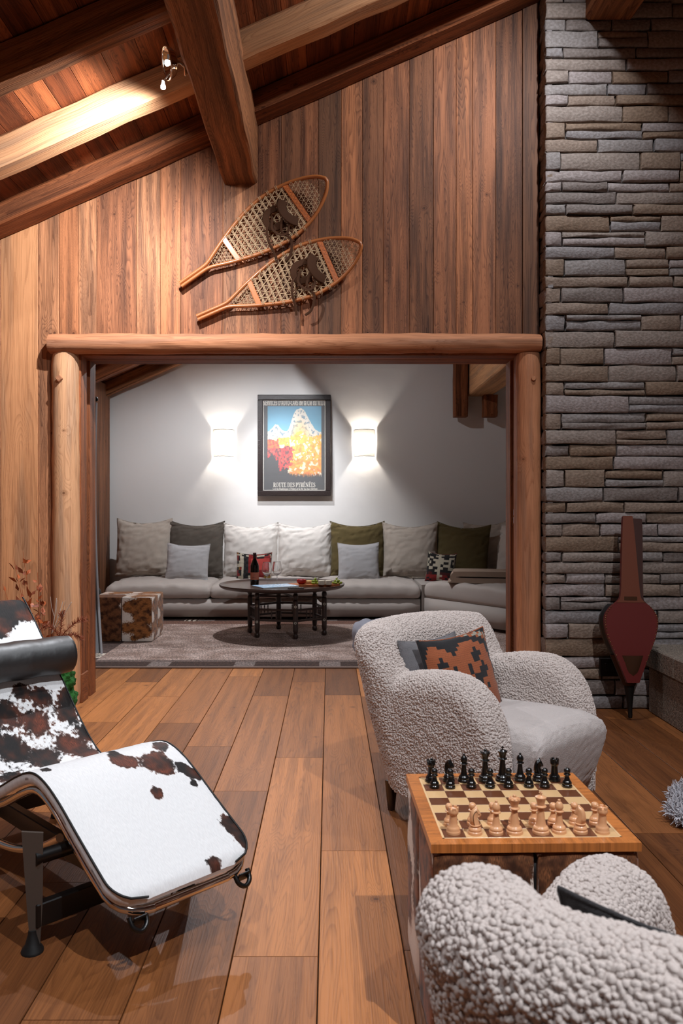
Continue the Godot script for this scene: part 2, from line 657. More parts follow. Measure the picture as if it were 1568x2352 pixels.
func make_materials() -> void:
	var larch := wood_atlas(1536, 1536, 8, 11, Color(.80, .625, .485), Color(.255, .165, .12), 8, 17.0, .35, .42)
	var oak := wood_atlas(1024, 1536, 5, 57, Color(.80, .615, .43), Color(.40, .265, .165), 3, 10.0, .1, .30)
	var pale := wood_atlas(768, 1280, 4, 83, Color(.86, .72, .59), Color(.42, .285, .20), 4, 9.0, .5, .26)
	T.pale = pale[0]
	T.pale_rel = pale[1]
	T.larch = larch[0]
	T.larch_rel = larch[1]
	T.oak = oak[0]
	T.oak_rel = oak[1]
	var tints := [Color(.97, .86, .78), Color(.82, .685, .61), Color(.67, .57, .515), Color(.90, .75, .65), Color(.56, .495, .465)]
	for i in 5:
		mat("larch%d" % i, tints[i], .62, {"tex": T.larch, "relief": T.larch_rel, "depth": .12, "spec": .35})
	mat("larch_lit", Color(.95, .81, .69), .62, {"tex": T.pale, "relief": T.pale_rel, "depth": .12, "spec": .35})  # paler, yellower copy of the board wood: lamplight put into the colour
	var ctints := [Color(.70, .50, .38), Color(.60, .41, .31), Color(.78, .57, .44)]
	for i in 3:
		mat("deck%d" % i, ctints[i], .6, {"tex": T.larch, "relief": T.larch_rel, "depth": .12, "spec": .35})
	mat("beam", Color(.80, .68, .58), .7, {"tex": T.larch, "relief": T.larch_rel, "depth": .25, "spec": .3})
	mat("beam_dark", Color(.74, .57, .46), .7, {"tex": T.larch, "relief": T.larch_rel, "depth": .25, "spec": .3})
	mat("beam_pale", Color(.95, .86, .77), .75, {"tex": T.pale, "relief": T.pale_rel, "depth": .25, "spec": .25})
	mat("log_pale", Color(.97, .88, .80), .65, {"tex": T.pale, "relief": T.pale_rel, "depth": .12, "spec": .3})
	mat("log", Color(.85, .70, .62), .65, {"tex": T.pale, "relief": T.pale_rel, "depth": .12, "spec": .3})
	mat("jamb", Color(.80, .62, .50), .6, {"tex": T.larch, "relief": T.larch_rel, "depth": .1, "spec": .35})
	var ft := [Color(.79, .655, .535), Color(.67, .55, .455), Color(.90, .755, .61), Color(.56, .45, .37)]
	for i in 4:
		mat("oak%d" % i, ft[i], .5, {"tex": T.oak, "relief": T.oak_rel, "depth": .07, "spec": .35})
	mat("gap", Color(.05, .035, .03), .9)
	# stone
	T.stone_rel = noise_tex(FastNoiseLite.TYPE_SIMPLEX_SMOOTH, .035, 5, 31, 512)
	T.stone_col = noise_tex(FastNoiseLite.TYPE_SIMPLEX_SMOOTH, .03, 5, 37, 512, [[.2, .5, .8], [Color(.80, .78, .76), Color(.90, .89, .88), Color(1, 1, 1)]])
	var st := [Color(.55, .525, .515), Color(.56, .51, .475), Color(.53, .455, .39), Color(.54, .52, .52), Color(.60, .56, .55), Color(.51, .425, .35), Color(.49, .45, .43), Color(.55, .48, .425)]
	for i in st.size():
		mat("stone%d" % i, st[i], .75, {"tex": T.stone_col, "relief": T.stone_rel, "depth": .2, "tri": true, "world": true, "scale": Vector3(2.6, 3.2, 2.6), "spec": .5})
	mat("mortar", Color(.12, .10, .085), .95)
	mat("granite", Color(.62, .58, .54), .7, {"tex": noise_tex(FastNoiseLite.TYPE_VALUE, .35, 2, 5, 512, [[.3, .5, .7], [Color(.5, .48, .46), Color(.8, .78, .76), Color(1, .98, .95)]]), "tri": true, "scale": 2.0, "relief": T.stone_rel, "depth": .15})
	# plaster
	T.plaster = noise_tex(FastNoiseLite.TYPE_SIMPLEX_SMOOTH, .006, 4, 71, 512)
	mat("plaster", Color(.87, .855, .84), .9, {"relief": T.plaster, "depth": .18, "tri": true, "world": true, "scale": .9, "spec": .25})
	# cloth
	T.linen = noise_tex(FastNoiseLite.TYPE_SIMPLEX_SMOOTH, .12, 3, 81, 512)
	var cl := {"relief": T.linen, "depth": .25, "tri": true, "scale": 5.0, "spec": .2, "rim": .25}
	mat("linen_beige", Color(.71, .66, .61), .95, cl)
	mat("linen_white", Color(.80, .77, .74), .95, cl)
	mat("linen_pale_grey", Color(.70, .69, .69), .95, cl)
	mat("linen_dark_grey", Color(.36, .33, .30), .95, cl)
	mat("linen_olive", Color(.36, .31, .20), .95, cl)
	mat("sofa_cover", Color(.72, .68, .65), .95, cl)
	mat("throw", Color(.66, .57, .50), 1.0, cl)
	mat("curtain", Color(.62, .62, .63), 1.0, {"relief": T.linen, "depth": .2, "tri": true, "scale": 4.0, "backlight": Color(.2, .2, .2)})
	mat("grey_cushion", Color(.44, .43, .44), 1.0, {"relief": T.linen, "depth": .5, "tri": true, "scale": 6.0, "rim": .4})
	mat("floor_cushion", Color(.60, .60, .64), 1.0, {"relief": T.linen, "depth": .5, "tri": true, "scale": 3.0})
	mat("black_felt", Color(.19, .18, .185), 1.0, {"relief": T.linen, "depth": .3, "tri": true, "scale": 8.0, "rim": .5})
	mat("teddy", Color(.76, .715, .69), 1.0, {"spec": .15, "rim": .5})
	mat("teddy_seat", Color(.75, .715, .70), 1.0, {"relief": T.linen, "depth": .3, "tri": true, "scale": 5.0, "spec": .15, "rim": .5})
	# small stuff
	mat("dark_wood", Color(.16, .09, .06), .4, {"coat": .3})
	mat("table_wood", Color(.17, .105, .08), .38, {"coat": .3})
	mat("pearl", Color(.85, .82, .75), .3)
	mat("chrome", Color(.86, .85, .84), .08, {"metal": 1.0})
	mat("steel", Color(.34, .31, .285), .36, {"metal": .45})
	mat("black_steel", Color(.035, .035, .037), .35)
	mat("rubber", Color(.02, .02, .02), .6)
	mat("leather", Color(.03, .036, .045), .46, {"relief": noise_tex(FastNoiseLite.TYPE_SIMPLEX_SMOOTH, .02, 4, 15, 256), "depth": .12, "tri": true, "scale": 3.0, "spec": .85})
	mat("leather_brown", Color(.26, .165, .11), .75, {"spec": .2, "relief": T.linen, "depth": .1, "tri": true, "scale": 5.0})
	mat("ash", Color(1.0, .72, .48), .42, {"tex": T.oak, "coat": .25})
	mat("ash_plain", Color(.66, .39, .20), .42, {"coat": .25})
	mat("rawhide", Color(.72, .60, .46), .6)
	mat("bulb", Color(1, 1, 1), .3, {"emit": Color(1, .97, .92), "power": 12.0})
	mat("black_plastic", Color(.03, .03, .032), .4)
	mat("white_plate", Color(.75, .75, .76), .35, {"metal": .2})
	mat("glass", Color(1, 1, 1), .0, {"glass": true})
	mat("pane", Color(1, 1, 1), .02, {"alpha": .06})


# ---------------------------------------------------------------- the room
func lamp_light(parent: Node3D, at: Vector3, energy: float, size: float, col := Color(1, .985, .97)) -> void:
	var l := OmniLight3D.new()
	l.name = "light"
	l.light_energy = energy
	l.light_color = col
	l.light_size = size
	l.omni_range = 30.0
	l.omni_attenuation = 2.0
	l.shadow_enabled = true
	l.position = at
	parent.add_child(l, true)


func spot_light(parent: Node3D, aim: Vector3, energy: float, half: float, size: float, soft := 1.0) -> void:
	var l := SpotLight3D.new()
	l.name = "light"
	l.light_energy = energy
	l.light_color = Color(.96, .975, 1.0)
	l.light_size = size
	l.spot_range = 30.0
	l.spot_attenuation = 2.0
	l.spot_angle = half
	l.spot_angle_attenuation = soft
	l.shadow_enabled = true
	parent.add_child(l, true)
	l.basis = Basis.looking_at(aim, Vector3.UP if absf(aim.normalized().y) < .95 else Vector3.BACK)


func build_floor() -> void:
	var f := structure("floor", "wide oiled oak floorboards running towards the lounge", "floor")
	var sub := MB.new()
	sub.box(Vector3(.15, -.06, -3.9), Vector3(6.6, .1, 12.4))
	obj("subfloor", sub, M.gap, f)
	var known := {-6: [-5.6, -4.55, -2.9], -5: [-5.17, -3.2], -4: [-4.53, -2.6], -3: [-4.09, -1.9], -2: [-5.18, -3.44, -1.35], -1: [-3.9, -2.17, -.5], 0: [-5.21, -2.84, -1.0], 1: [-5.17, -3.98, -2.2, -.4]}
	var w := .2346
	for k in range(-13, 14):
		var x0 := -.0295 + k * w
		if x0 > 3.3 or x0 < -3.1:
			continue
		var joints := []
		if known.has(k):
			joints = known[k].duplicate()
			joints.append(2.2)
			var last: float = joints[0] - 1.7
			joints.push_front(last)
			while joints[0] > -9.8:
				joints.push_front(maxf(-10.0, joints[0] - rng.randf_range(1.5, 2.3)))
		else:
			var z := -10.0
			joints.append(z)
			z += rng.randf_range(.4, 1.9)
			while z < 2.0:
				joints.append(z)
				z += rng.randf_range(1.4, 2.3)
			joints.append(2.2)
		for i in joints.size() - 1:
			var mb := MB.new()
			timber(mb, Vector3(x0 + w / 2, -.008, joints[i] + .0012), Vector3(x0 + w / 2, -.008, joints[i + 1] - .0012), Vector3.UP, w - .003, .016, .0014, 0, 1, 5)
			obj("floorboard", mb, M["oak%d" % (rng.randi() % 4)], f)


func build_wood_wall() -> void:
	var wl := structure("wall_back", "reclaimed larch board wall above and beside the wide lounge opening", "wall")
	var core := MB.new()
	var poly := PackedVector2Array([Vector2(-2.9, 0), Vector2(-1.60, 0), Vector2(-1.60, 2.22), Vector2(1.215, 2.22), Vector2(1.215, 0), Vector2(3.2, 0), Vector2(3.2, roof_at(3.2)), Vector2(RIDGE, roof_at(RIDGE)), Vector2(-2.9, roof_at(-2.9))])
	core.extrude(poly, -5.29, -5.032)
	obj("wall_core", core, M.mortar, wl)
	var seams := [-300, -235, -150, -70, 2, 87, 135, 180, 222, 313, 368, 415, 512, 592, 645, 690, 731, 783, 832, 880, 940, 995, 1047, 1085, 1138, 1199, 1236]
	for i in seams.size() - 1:
		var x0: float = (seams[i] - 756) * 5.0 / 1830
		var x1: float = (seams[i + 1] - 756) * 5.0 / 1830
		var xm := (x0 + x1) / 2
		var low := 0.0 if (x1 < -1.55) else 2.20
		if x0 > 1.2:
			low = 0.0
		var mb := MB.new()
		var proud := rng.randf_range(0, .004) + (.012 if i == seams.size() - 2 else 0.0)
		timber(mb, Vector3(xm, low, -5.016 + proud), Vector3(xm, roof_at(x0) - .005, -5.016 + proud), Vector3.BACK, x1 - x0 - .0015, .03, .002)
		var tone: int = [0, 3, 1, 0, 3, 0, 3, 0, 1, 0, 3, 1, 0, 1, 2, 1, 4, 3, 2, 1, 2, 1, 3, 1, 2, 4][i % 26]
		obj("wall_board", mb, M.larch_lit if i == 4 else M["larch%d" % tone], wl)  # one far-left board wears the tint that stands in for lamplight


func build_opening() -> void:
	var lint := thing("lintel_log", "long peeled log lintel lying across the top of the lounge opening", "log", Vector3(0, 2.24, -4.945))
	var mb := MB.new()
	log_pole(mb, Vector3(-1.735, 0, 0), Vector3(1.308, .006, 0), .063, .058, .011, 60, 20, 4)
	obj("log", mb, M.log, lint)
	for side in [[-1.648, -1.640, "pale peeled log post at the left side of the lounge opening", .082], [1.245, 1.247, "reddish knotty log post beside the stone chimney at the lounge opening", .076]]:
		var p := thing("log_post", side[2], "post", Vector3(side[0], 0, -4.985))
		var lm := MB.new()
		log_pole(lm, Vector3(side[1] - side[0], 0, 0), Vector3(0, 2.186, 0), side[3], side[3], .008, 30, 20, 4)
		obj("post", lm, M.log_pale if side[0] < 0 else M.log, p)
		var peg := MB.new()
		if side[0] < 0:
			peg.box(Vector3(-.012, 2.02, .088), Vector3(.034, .034, .02), Basis(Vector3.BACK, .7), .003)
		else:
			peg.lathe(PackedVector2Array([Vector2(.016, 0), Vector2(.016, .014), Vector2(.012, .018)]), 14, Vector3(.012, 2.02, .068), Basis(Vector3.RIGHT, PI / 2))
		obj("peg", peg, M.log, p)
	# the reveals of the opening
	var t := structure("trim_1", "reddish board lining of the left side of the lounge opening", "trim")
	for b in [[-5.0, -5.12, 0.0], [-5.145, -5.17, -.018], [-5.175, -5.30, .004]]:
		var m := MB.new()
		timber(m, Vector3(-1.577 + b[2], 0, (b[0] + b[1]) / 2), Vector3(-1.577 + b[2], 2.18, (b[0] + b[1]) / 2), Vector3.RIGHT, absf(b[0] - b[1]), .04, .004, .001, 8)
		obj("lining_board", m, M.jamb, t)
	var plinth := MB.new()
	plinth.box(Vector3(-1.568, .09, -5.06), Vector3(.04, .18, .13), Basis(), .004)
	obj("plinth", plinth, M.jamb, t)
	var t2 := structure("trim_2", "reddish board lining of the right side of the lounge opening", "trim")
	for b in [[-5.0, -5.09, .0], [-5.095, -5.165, .016], [-5.17, -5.30, -.004]]:
		var m := MB.new()
		timber(m, Vector3(1.197 + b[2], 0, (b[0] + b[1]) / 2), Vector3(1.197 + b[2], 2.18, (b[0] + b[1]) / 2), Vector3.LEFT, absf(b[0] - b[1]), .04, .004, .001, 8)
		obj("lining_board", m, M.jamb, t2)
	for y in [1.195, 1.145]:
		var s := MB.new()
		s.box(Vector3(1.19, y, -5.13), Vector3(.004, .04, .03), Basis(), .001)
		obj("strike_plate", s, M.white_plate, t2)
	var t3 := structure("trim_3", "reddish boards lining the head of the lounge opening", "trim")
	for b in [[-5.0, -5.14], [-5.145, -5.30]]:
		var m := MB.new()
		timber(m, Vector3(-1.6, 2.20, (b[0] + b[1]) / 2), Vector3(1.21, 2.20, (b[0] + b[1]) / 2), Vector3.UP, absf(b[0] - b[1]), .04, .004, .001, 8)
		obj("head_board", m, M.jamb, t3)


func stone(x0: float, x1: float, y0: float, y1: float, zf: float, deep: float, turn: bool) -> MB:
	var mb := MB.new()
	var g := .003
	var nx := clampi(int((x1 - x0) / .09), 2, 5)
	var ny := 2
	var pts := PackedVector3Array()
	var k := minf(.008, (y1 - y0) * .14)
	for i in ny + 3:
		for j in nx + 3:
			var fy := clampf(float(i - 1) / ny, 0, 1)
			var fx := clampf(float(j - 1) / nx, 0, 1)
			var edge := i == 0 or j == 0 or i == ny + 2 or j == nx + 2
			var rim := not edge and (i == 1 or j == 1 or i == ny + 1 or j == nx + 1)
			var x := lerpf(x0 + g, x1 - g, fx)
			var y := lerpf(y0 + g, y1 - g, fy)
			if rim:
				x += k * (1 if j == 1 else (-1 if j == nx + 1 else 0)) * .8
				y += k * (1 if i == 1 else (-1 if i == ny + 1 else 0)) * .8
			x += rng.randf_range(-.004, .004)
			y += rng.randf_range(-.005, .005)
			var z := zf + rng.randf_range(-.005, .006)
			if rim:
				z -= k * .35
			if edge:
				z = zf - k * 1.6
			pts.append(Vector3(x, y, z) if not turn else Vector3(-z, y, x))
	# outer skirt goes back into the wall
	var rows := ny + 3
	var cols := nx + 3
	mb.grid(pts, rows, cols, false, false, true)
	var ring := PackedInt32Array()
	for j in cols:
		ring.append(j)
	for i in range(1, rows):
		ring.append(i * cols + cols - 1)
	for j in range(cols - 2, -1, -1):
		ring.append((rows - 1) * cols + j)
	for i in range(rows - 2, 0, -1):
		ring.append(i * cols)
	for q in ring.size():
		var a := pts[ring[q]]
		var b := pts[ring[(q + 1) % ring.size()]]
		var back := Vector3(0, 0, -deep) if not turn else Vector3(deep, 0, 0)
		var mid := (a + b) / 2
		var out := (mid - Vector3((x0 + x1) / 2, (y0 + y1) / 2, mid.z)) if not turn else (mid - Vector3(mid.x, (y0 + y1) / 2, (x0 + x1) / 2))
		mb.quad_out(a, b, b + back, a + back, out)
	mb.weld = true
	return mb


func build_chimney() -> void:
	var wl := structure("wall_chimney", "dry stacked stone chimney breast of grey and tan slabs", "wall")
	var core := MB.new()
	core.box(Vector3(2.27, 2.3, -4.965), Vector3(1.86, 4.6, .17))
	obj("mortar_bed", core, M.mortar, wl)
	var y := 0.0
	var long_first := true
	while y < 4.45:
		var h := rng.randf_range(.058, .112)
		var x := 1.312
		var first := true
		while x < 2.6:
			var w := rng.randf_range(.22, .52)
			if first:
				w = rng.randf_range(.30, .52) if long_first else rng.randf_range(.09, .16)
			if x + w > 2.55:
				w = 2.68 - x
			var tone := rng.randi() % 8
			var split := (not first) and rng.randf() < .3 and h > .08
			if split:
				var f := rng.randf_range(.35, .65)
				for s in [[y, y + h * f], [y + h * f, y + h]]:
					obj("stone", stone(x, x + w, s[0], s[1], -4.842 + rng.randf_range(-.006, .008), .05, false), M["stone%d" % (rng.randi() % 8)], wl)
			else:
				obj("stone", stone(x, x + w, y, y + h, -4.842 + rng.randf_range(-.006, .010), .05, false), M["stone%d" % tone], wl)
			x += w
			first = false
		# the narrow return to the wood wall
		obj("stone", stone(-5.03, -4.852, y, y + h, -1.316 + rng.randf_range(-.004, .004), .03, true), M["stone%d" % (rng.randi() % 8)], wl)
		y += h
		long_first = not long_first
	# hearth bench
	var hb := thing("hearth_bench", "low granite hearth bench jutting from the stone chimney at the right", "hearth", Vector3(2.42, 0, -4.39))
	var s := MB.new()
	s.box(Vector3(0, .135, 0), Vector3(1.0, .27, .80), Basis(), .006)
	obj("base_block", s, M.granite, hb)
	for i in 2:
		var c := MB.new()
		c.box(Vector3(-.005 - .0, .335, .22 - .46 * i), Vector3(1.03, .118, .455), Basis(), .006)
		obj("cap_slab", c, M.granite, hb)


func build_ceiling() -> void:
	var ce := structure("ceiling", "dark reclaimed larch ceiling boards between the rafters", "ceiling")
	var slab := MB.new()
	var e := .06
	slab.extrude(PackedVector2Array([Vector2(-3.1, roof_at(-3.1) + e), Vector2(RIDGE, roof_at(RIDGE) + e), Vector2(3.4, roof_at(3.4) + e), Vector2(3.4, roof_at(3.4) + e + .15), Vector2(RIDGE, roof_at(RIDGE) + e + .17), Vector2(-3.1, roof_at(-3.1) + e + .15)]), -10.1, 2.4)
	obj("roof_slab", slab, M.gap, ce)
	for sg in [0, 1]:
		var x := -2.95 if sg == 0 else RIDGE
		var n := Vector3(-PITCH, 1, 0).normalized() if sg == 0 else Vector3(PITCH, 1, 0).normalized()
		while x < (RIDGE - .01 if sg == 0 else 3.3):
			var w := minf(rng.randf_range(.12, .17), (RIDGE - x) if sg == 0 else 9.0)
			var xm := x + w / 2
			var mb := MB.new()
			var p := Vector3(xm, roof_at(xm), 0) + n * .013
			timber(mb, p + Vector3(0, 0, -10.0), p + Vector3(0, 0, 2.3), n, w / n.y - .002, .025, .002)
			obj("ceiling_board", mb, M["deck%d" % (rng.randi() % 3)], ce)
			x += w
	# rafters: [z of the middle, width, height, pale]
	var n1 := Vector3(-PITCH, 1, 0).normalized()
	var raf := [[-4.90, .19, .125, "beam_dark", "dark rafter against the top of the larch board wall"], [-4.25, .135, .155, "beam_pale", "pale hewn rafter, second in front of the board wall"], [-3.61, .115, .165, "beam", "rafter above the chrome ceiling spotlight, third in front of the board wall"]]
	for r in raf:
		var o := thing("rafter", r[4], "beam", Vector3(0, 0, r[0]))
		var mb := MB.new()
		var h: float = r[2]
		timber(mb, Vector3(-2.95, roof_at(-2.95), 0) - n1 * h / 2, Vector3(RIDGE, roof_at(RIDGE), 0) - n1 * h / 2, n1, r[1], h, .012, .006, 26, 4 if r[3] == "beam_pale" else 8)
		obj("timber", mb, M[r[3]], o)
	var other := MB.new()
	timber(other, Vector3(-2.95, roof_at(-2.95), 0) - n1 * .08, Vector3(RIDGE, roof_at(RIDGE), 0) - n1 * .08, n1, .12, .16, .012, .005, 20)
	var om := other.mesh()
	for z in [-2.95, -2.3, -1.65, -1.0, -.35, .3, .95, 1.6]:
		var o := part("rafter", om, M.beam, ce)
		o.position.z = z
	for z in [-5.42, -6.1, -6.8, -7.5, -8.2, -8.9, -9.7]:
		var o := part("rafter", om, M.beam_dark if z > -9 else M.beam, ce)
		o.position.z = z
	# purlins
	var p1 := thing("purlin", "heavy squared timber beam coming forward from the board wall below the rafters", "beam", Vector3(-.559, 3.25, -5.0))
	var pm := MB.new()
	timber(pm, Vector3(0, .2, 0), Vector3(0, .2, 7.1), Vector3.UP, .212, .40, .012, .007, 40)
	obj("timber", pm, M.beam, p1)
	var p1b := thing("purlin", "squared timber beam under the lounge ceiling, in line with the heavy beam outside", "beam", Vector3(-.559, 3.25, -9.88))
	var pm2 := MB.new()
	timber(pm2, Vector3(0, .2, 0), Vector3(0, .2, 4.56), Vector3.UP, .212, .40, .012, .006, 20)
	obj("timber", pm2, M.beam, p1b)
	var p2 := thing("purlin", "squared timber beam end above the stone chimney", "beam", Vector3(1.70, 4.19, -4.84))
	var pm3 := MB.new()
	timber(pm3, Vector3(0, .2, 0), Vector3(0, .2, 6.9), Vector3.UP, .285, .40, .012, .006, 30)
	obj("timber", pm3, M.beam, p2)
	# corner beam in the lounge with its two brackets
	var lb := thing("lounge_beam", "pale old beam in the right corner of the lounge on two dark brackets", "beam", Vector3(1.86, 2.61, -9.86))
	var lm := MB.new()
	timber(lm, Vector3(0, .21, 0), Vector3(0, .21, 3.6), Vector3.UP, .30, .42, .014, .008, 14, 4)
	obj("timber", lm, M.beam_pale, lb)
	for b in [[-.255, .13, .75], [.105, .13, .60]]:
		var m := MB.new()
		timber(m, Vector3(b[0], -.27, .10), Vector3(b[0], -.27 + b[2] * (1 if b[0] < 0 else .44), .10), Vector3.BACK, .165, .16, .014, .006, 5)
		obj("bracket", m, M.beam_dark, lb)


func build_shell() -> void:
	# lounge
	var w := structure("wall_lounge_back", "white troweled plaster wall at the back of the lounge", "wall")
	var m := MB.new()
	m.extrude(PackedVector2Array([Vector2(-2.9, 0), Vector2(3.2, 0), Vector2(3.2, roof_at(3.2)), Vector2(RIDGE, roof_at(RIDGE)), Vector2(-2.9, roof_at(-2.9))]), -10.05, -9.9)
	obj("plaster", m, M.plaster, w)
	w = structure("wall_lounge_left", "dark larch boards on the left wall of the lounge", "wall")
	m = MB.new()
	m.box(Vector3(-2.83, 1.35, -7.6), Vector3(.2, 2.7, 4.6))
	obj("wall_core", m, M.mortar, w)
	for i in 22:
		var b := MB.new()
		var z := -5.40 - i * .205
		timber(b, Vector3(-2.715, 0, z), Vector3(-2.715, 2.72, z), Vector3.RIGHT, .2, .03, .004)
		obj("wall_board", b, M["larch%d" % (1 + rng.randi() % 3)], w)
	w = structure("wall_lounge_right", "plaster wall on the right of the lounge", "wall")
	m = MB.new()
	m.box(Vector3(3.28, 2.1, -7.6), Vector3(.16, 4.2, 4.6))
	obj("plaster", m, M.plaster, w)
	# main room: left wall and rear wall with windows, right wall
	w = structure("wall_left", "larch clad left wall of the living room with tall windows", "wall")
	m = MB.new()
	m.box(Vector3(-2.98, 2.42, -1.4), Vector3(.16, .56, 7.4))
	m.box(Vector3(-2.98, 1.07, -4.85), Vector3(.16, 2.14, .5))
	m.box(Vector3(-2.98, 1.07, 1.9), Vector3(.16, 2.14, .8))
	m.box(Vector3(-2.98, 1.07, -1.55), Vector3(.16, 2.14, .3))
	obj("cladding", m, M.ash_plain, w)
	w = structure("wall_right", "plaster wall on the right of the living room", "wall")
	m = MB.new()
	m.box(Vector3(3.28, 2.1, -1.4), Vector3(.16, 4.2, 7.5))
	obj("plaster", m, M.plaster, w)
	w = structure("wall_front", "wall behind the viewer with a wide window", "wall")
	m = MB.new()
	m.extrude(PackedVector2Array([Vector2(-3.06, 0), Vector2(-2.2, 0), Vector2(-2.2, 2.2), Vector2(2.5, 2.2), Vector2(2.5, 0), Vector2(3.36, 0), Vector2(3.36, roof_at(3.36)), Vector2(RIDGE, roof_at(RIDGE)), Vector2(-3.06, roof_at(-3.06))]), 2.2, 2.36)
	obj("plaster", m, M.plaster, w)
	var wins := [[Vector3(-2.98, 1.07, -.1), Vector3(.06, 2.14, 2.6), "tall window in the left wall near the viewer"], [Vector3(-2.98, 1.07, -3.15), Vector3(.06, 2.14, 2.9), "tall window in the left wall near the larch boards"], [Vector3(.15, 1.1, 2.28), Vector3(4.7, 2.2, .06), "wide window behind the viewer"]]
	for i in 3:
		var win := structure("window_%d" % (i + 1), wins[i][2], "window")
		win.position = wins[i][0]
		var s: Vector3 = wins[i][1]
		var fr := MB.new()
		var along := Vector3(0, 0, 1) if s.x < .1 else Vector3(1, 0, 0)
		var ln := s.z if s.x < .1 else s.x
		for y in [-s.y / 2 + .04, s.y / 2 - .04]:
			timber(fr, along * -ln / 2 + Vector3(0, y, 0), along * ln / 2 + Vector3(0, y, 0), Vector3.UP, .07, .08, .004)
		for k in [-ln / 2 + .04, 0.0, ln / 2 - .04]:
			timber(fr, along * k + Vector3(0, -s.y / 2 + .08, 0), along * k + Vector3(0, s.y / 2 - .08, 0), along, .07, .08, .004)
		obj("window_frame", fr, M.jamb, win)
		for k in [-1, 1]:
			var pn := MB.new()
			pn.box(along * k * ln / 4, Vector3(.006, s.y - .17, ln / 2 - .10) if s.x < .1 else Vector3(ln / 2 - .10, s.y - .17, .006))
			obj("pane", pn, M.pane, win)


# ---------------------------------------------------------------- armchairs
func arm_crest(z: float) -> float:          # height of an arm's top along its length
	var k := clampf((z + .30) / .40, 0, 1)
	return .53 + .085 * sin(k * PI * .5)


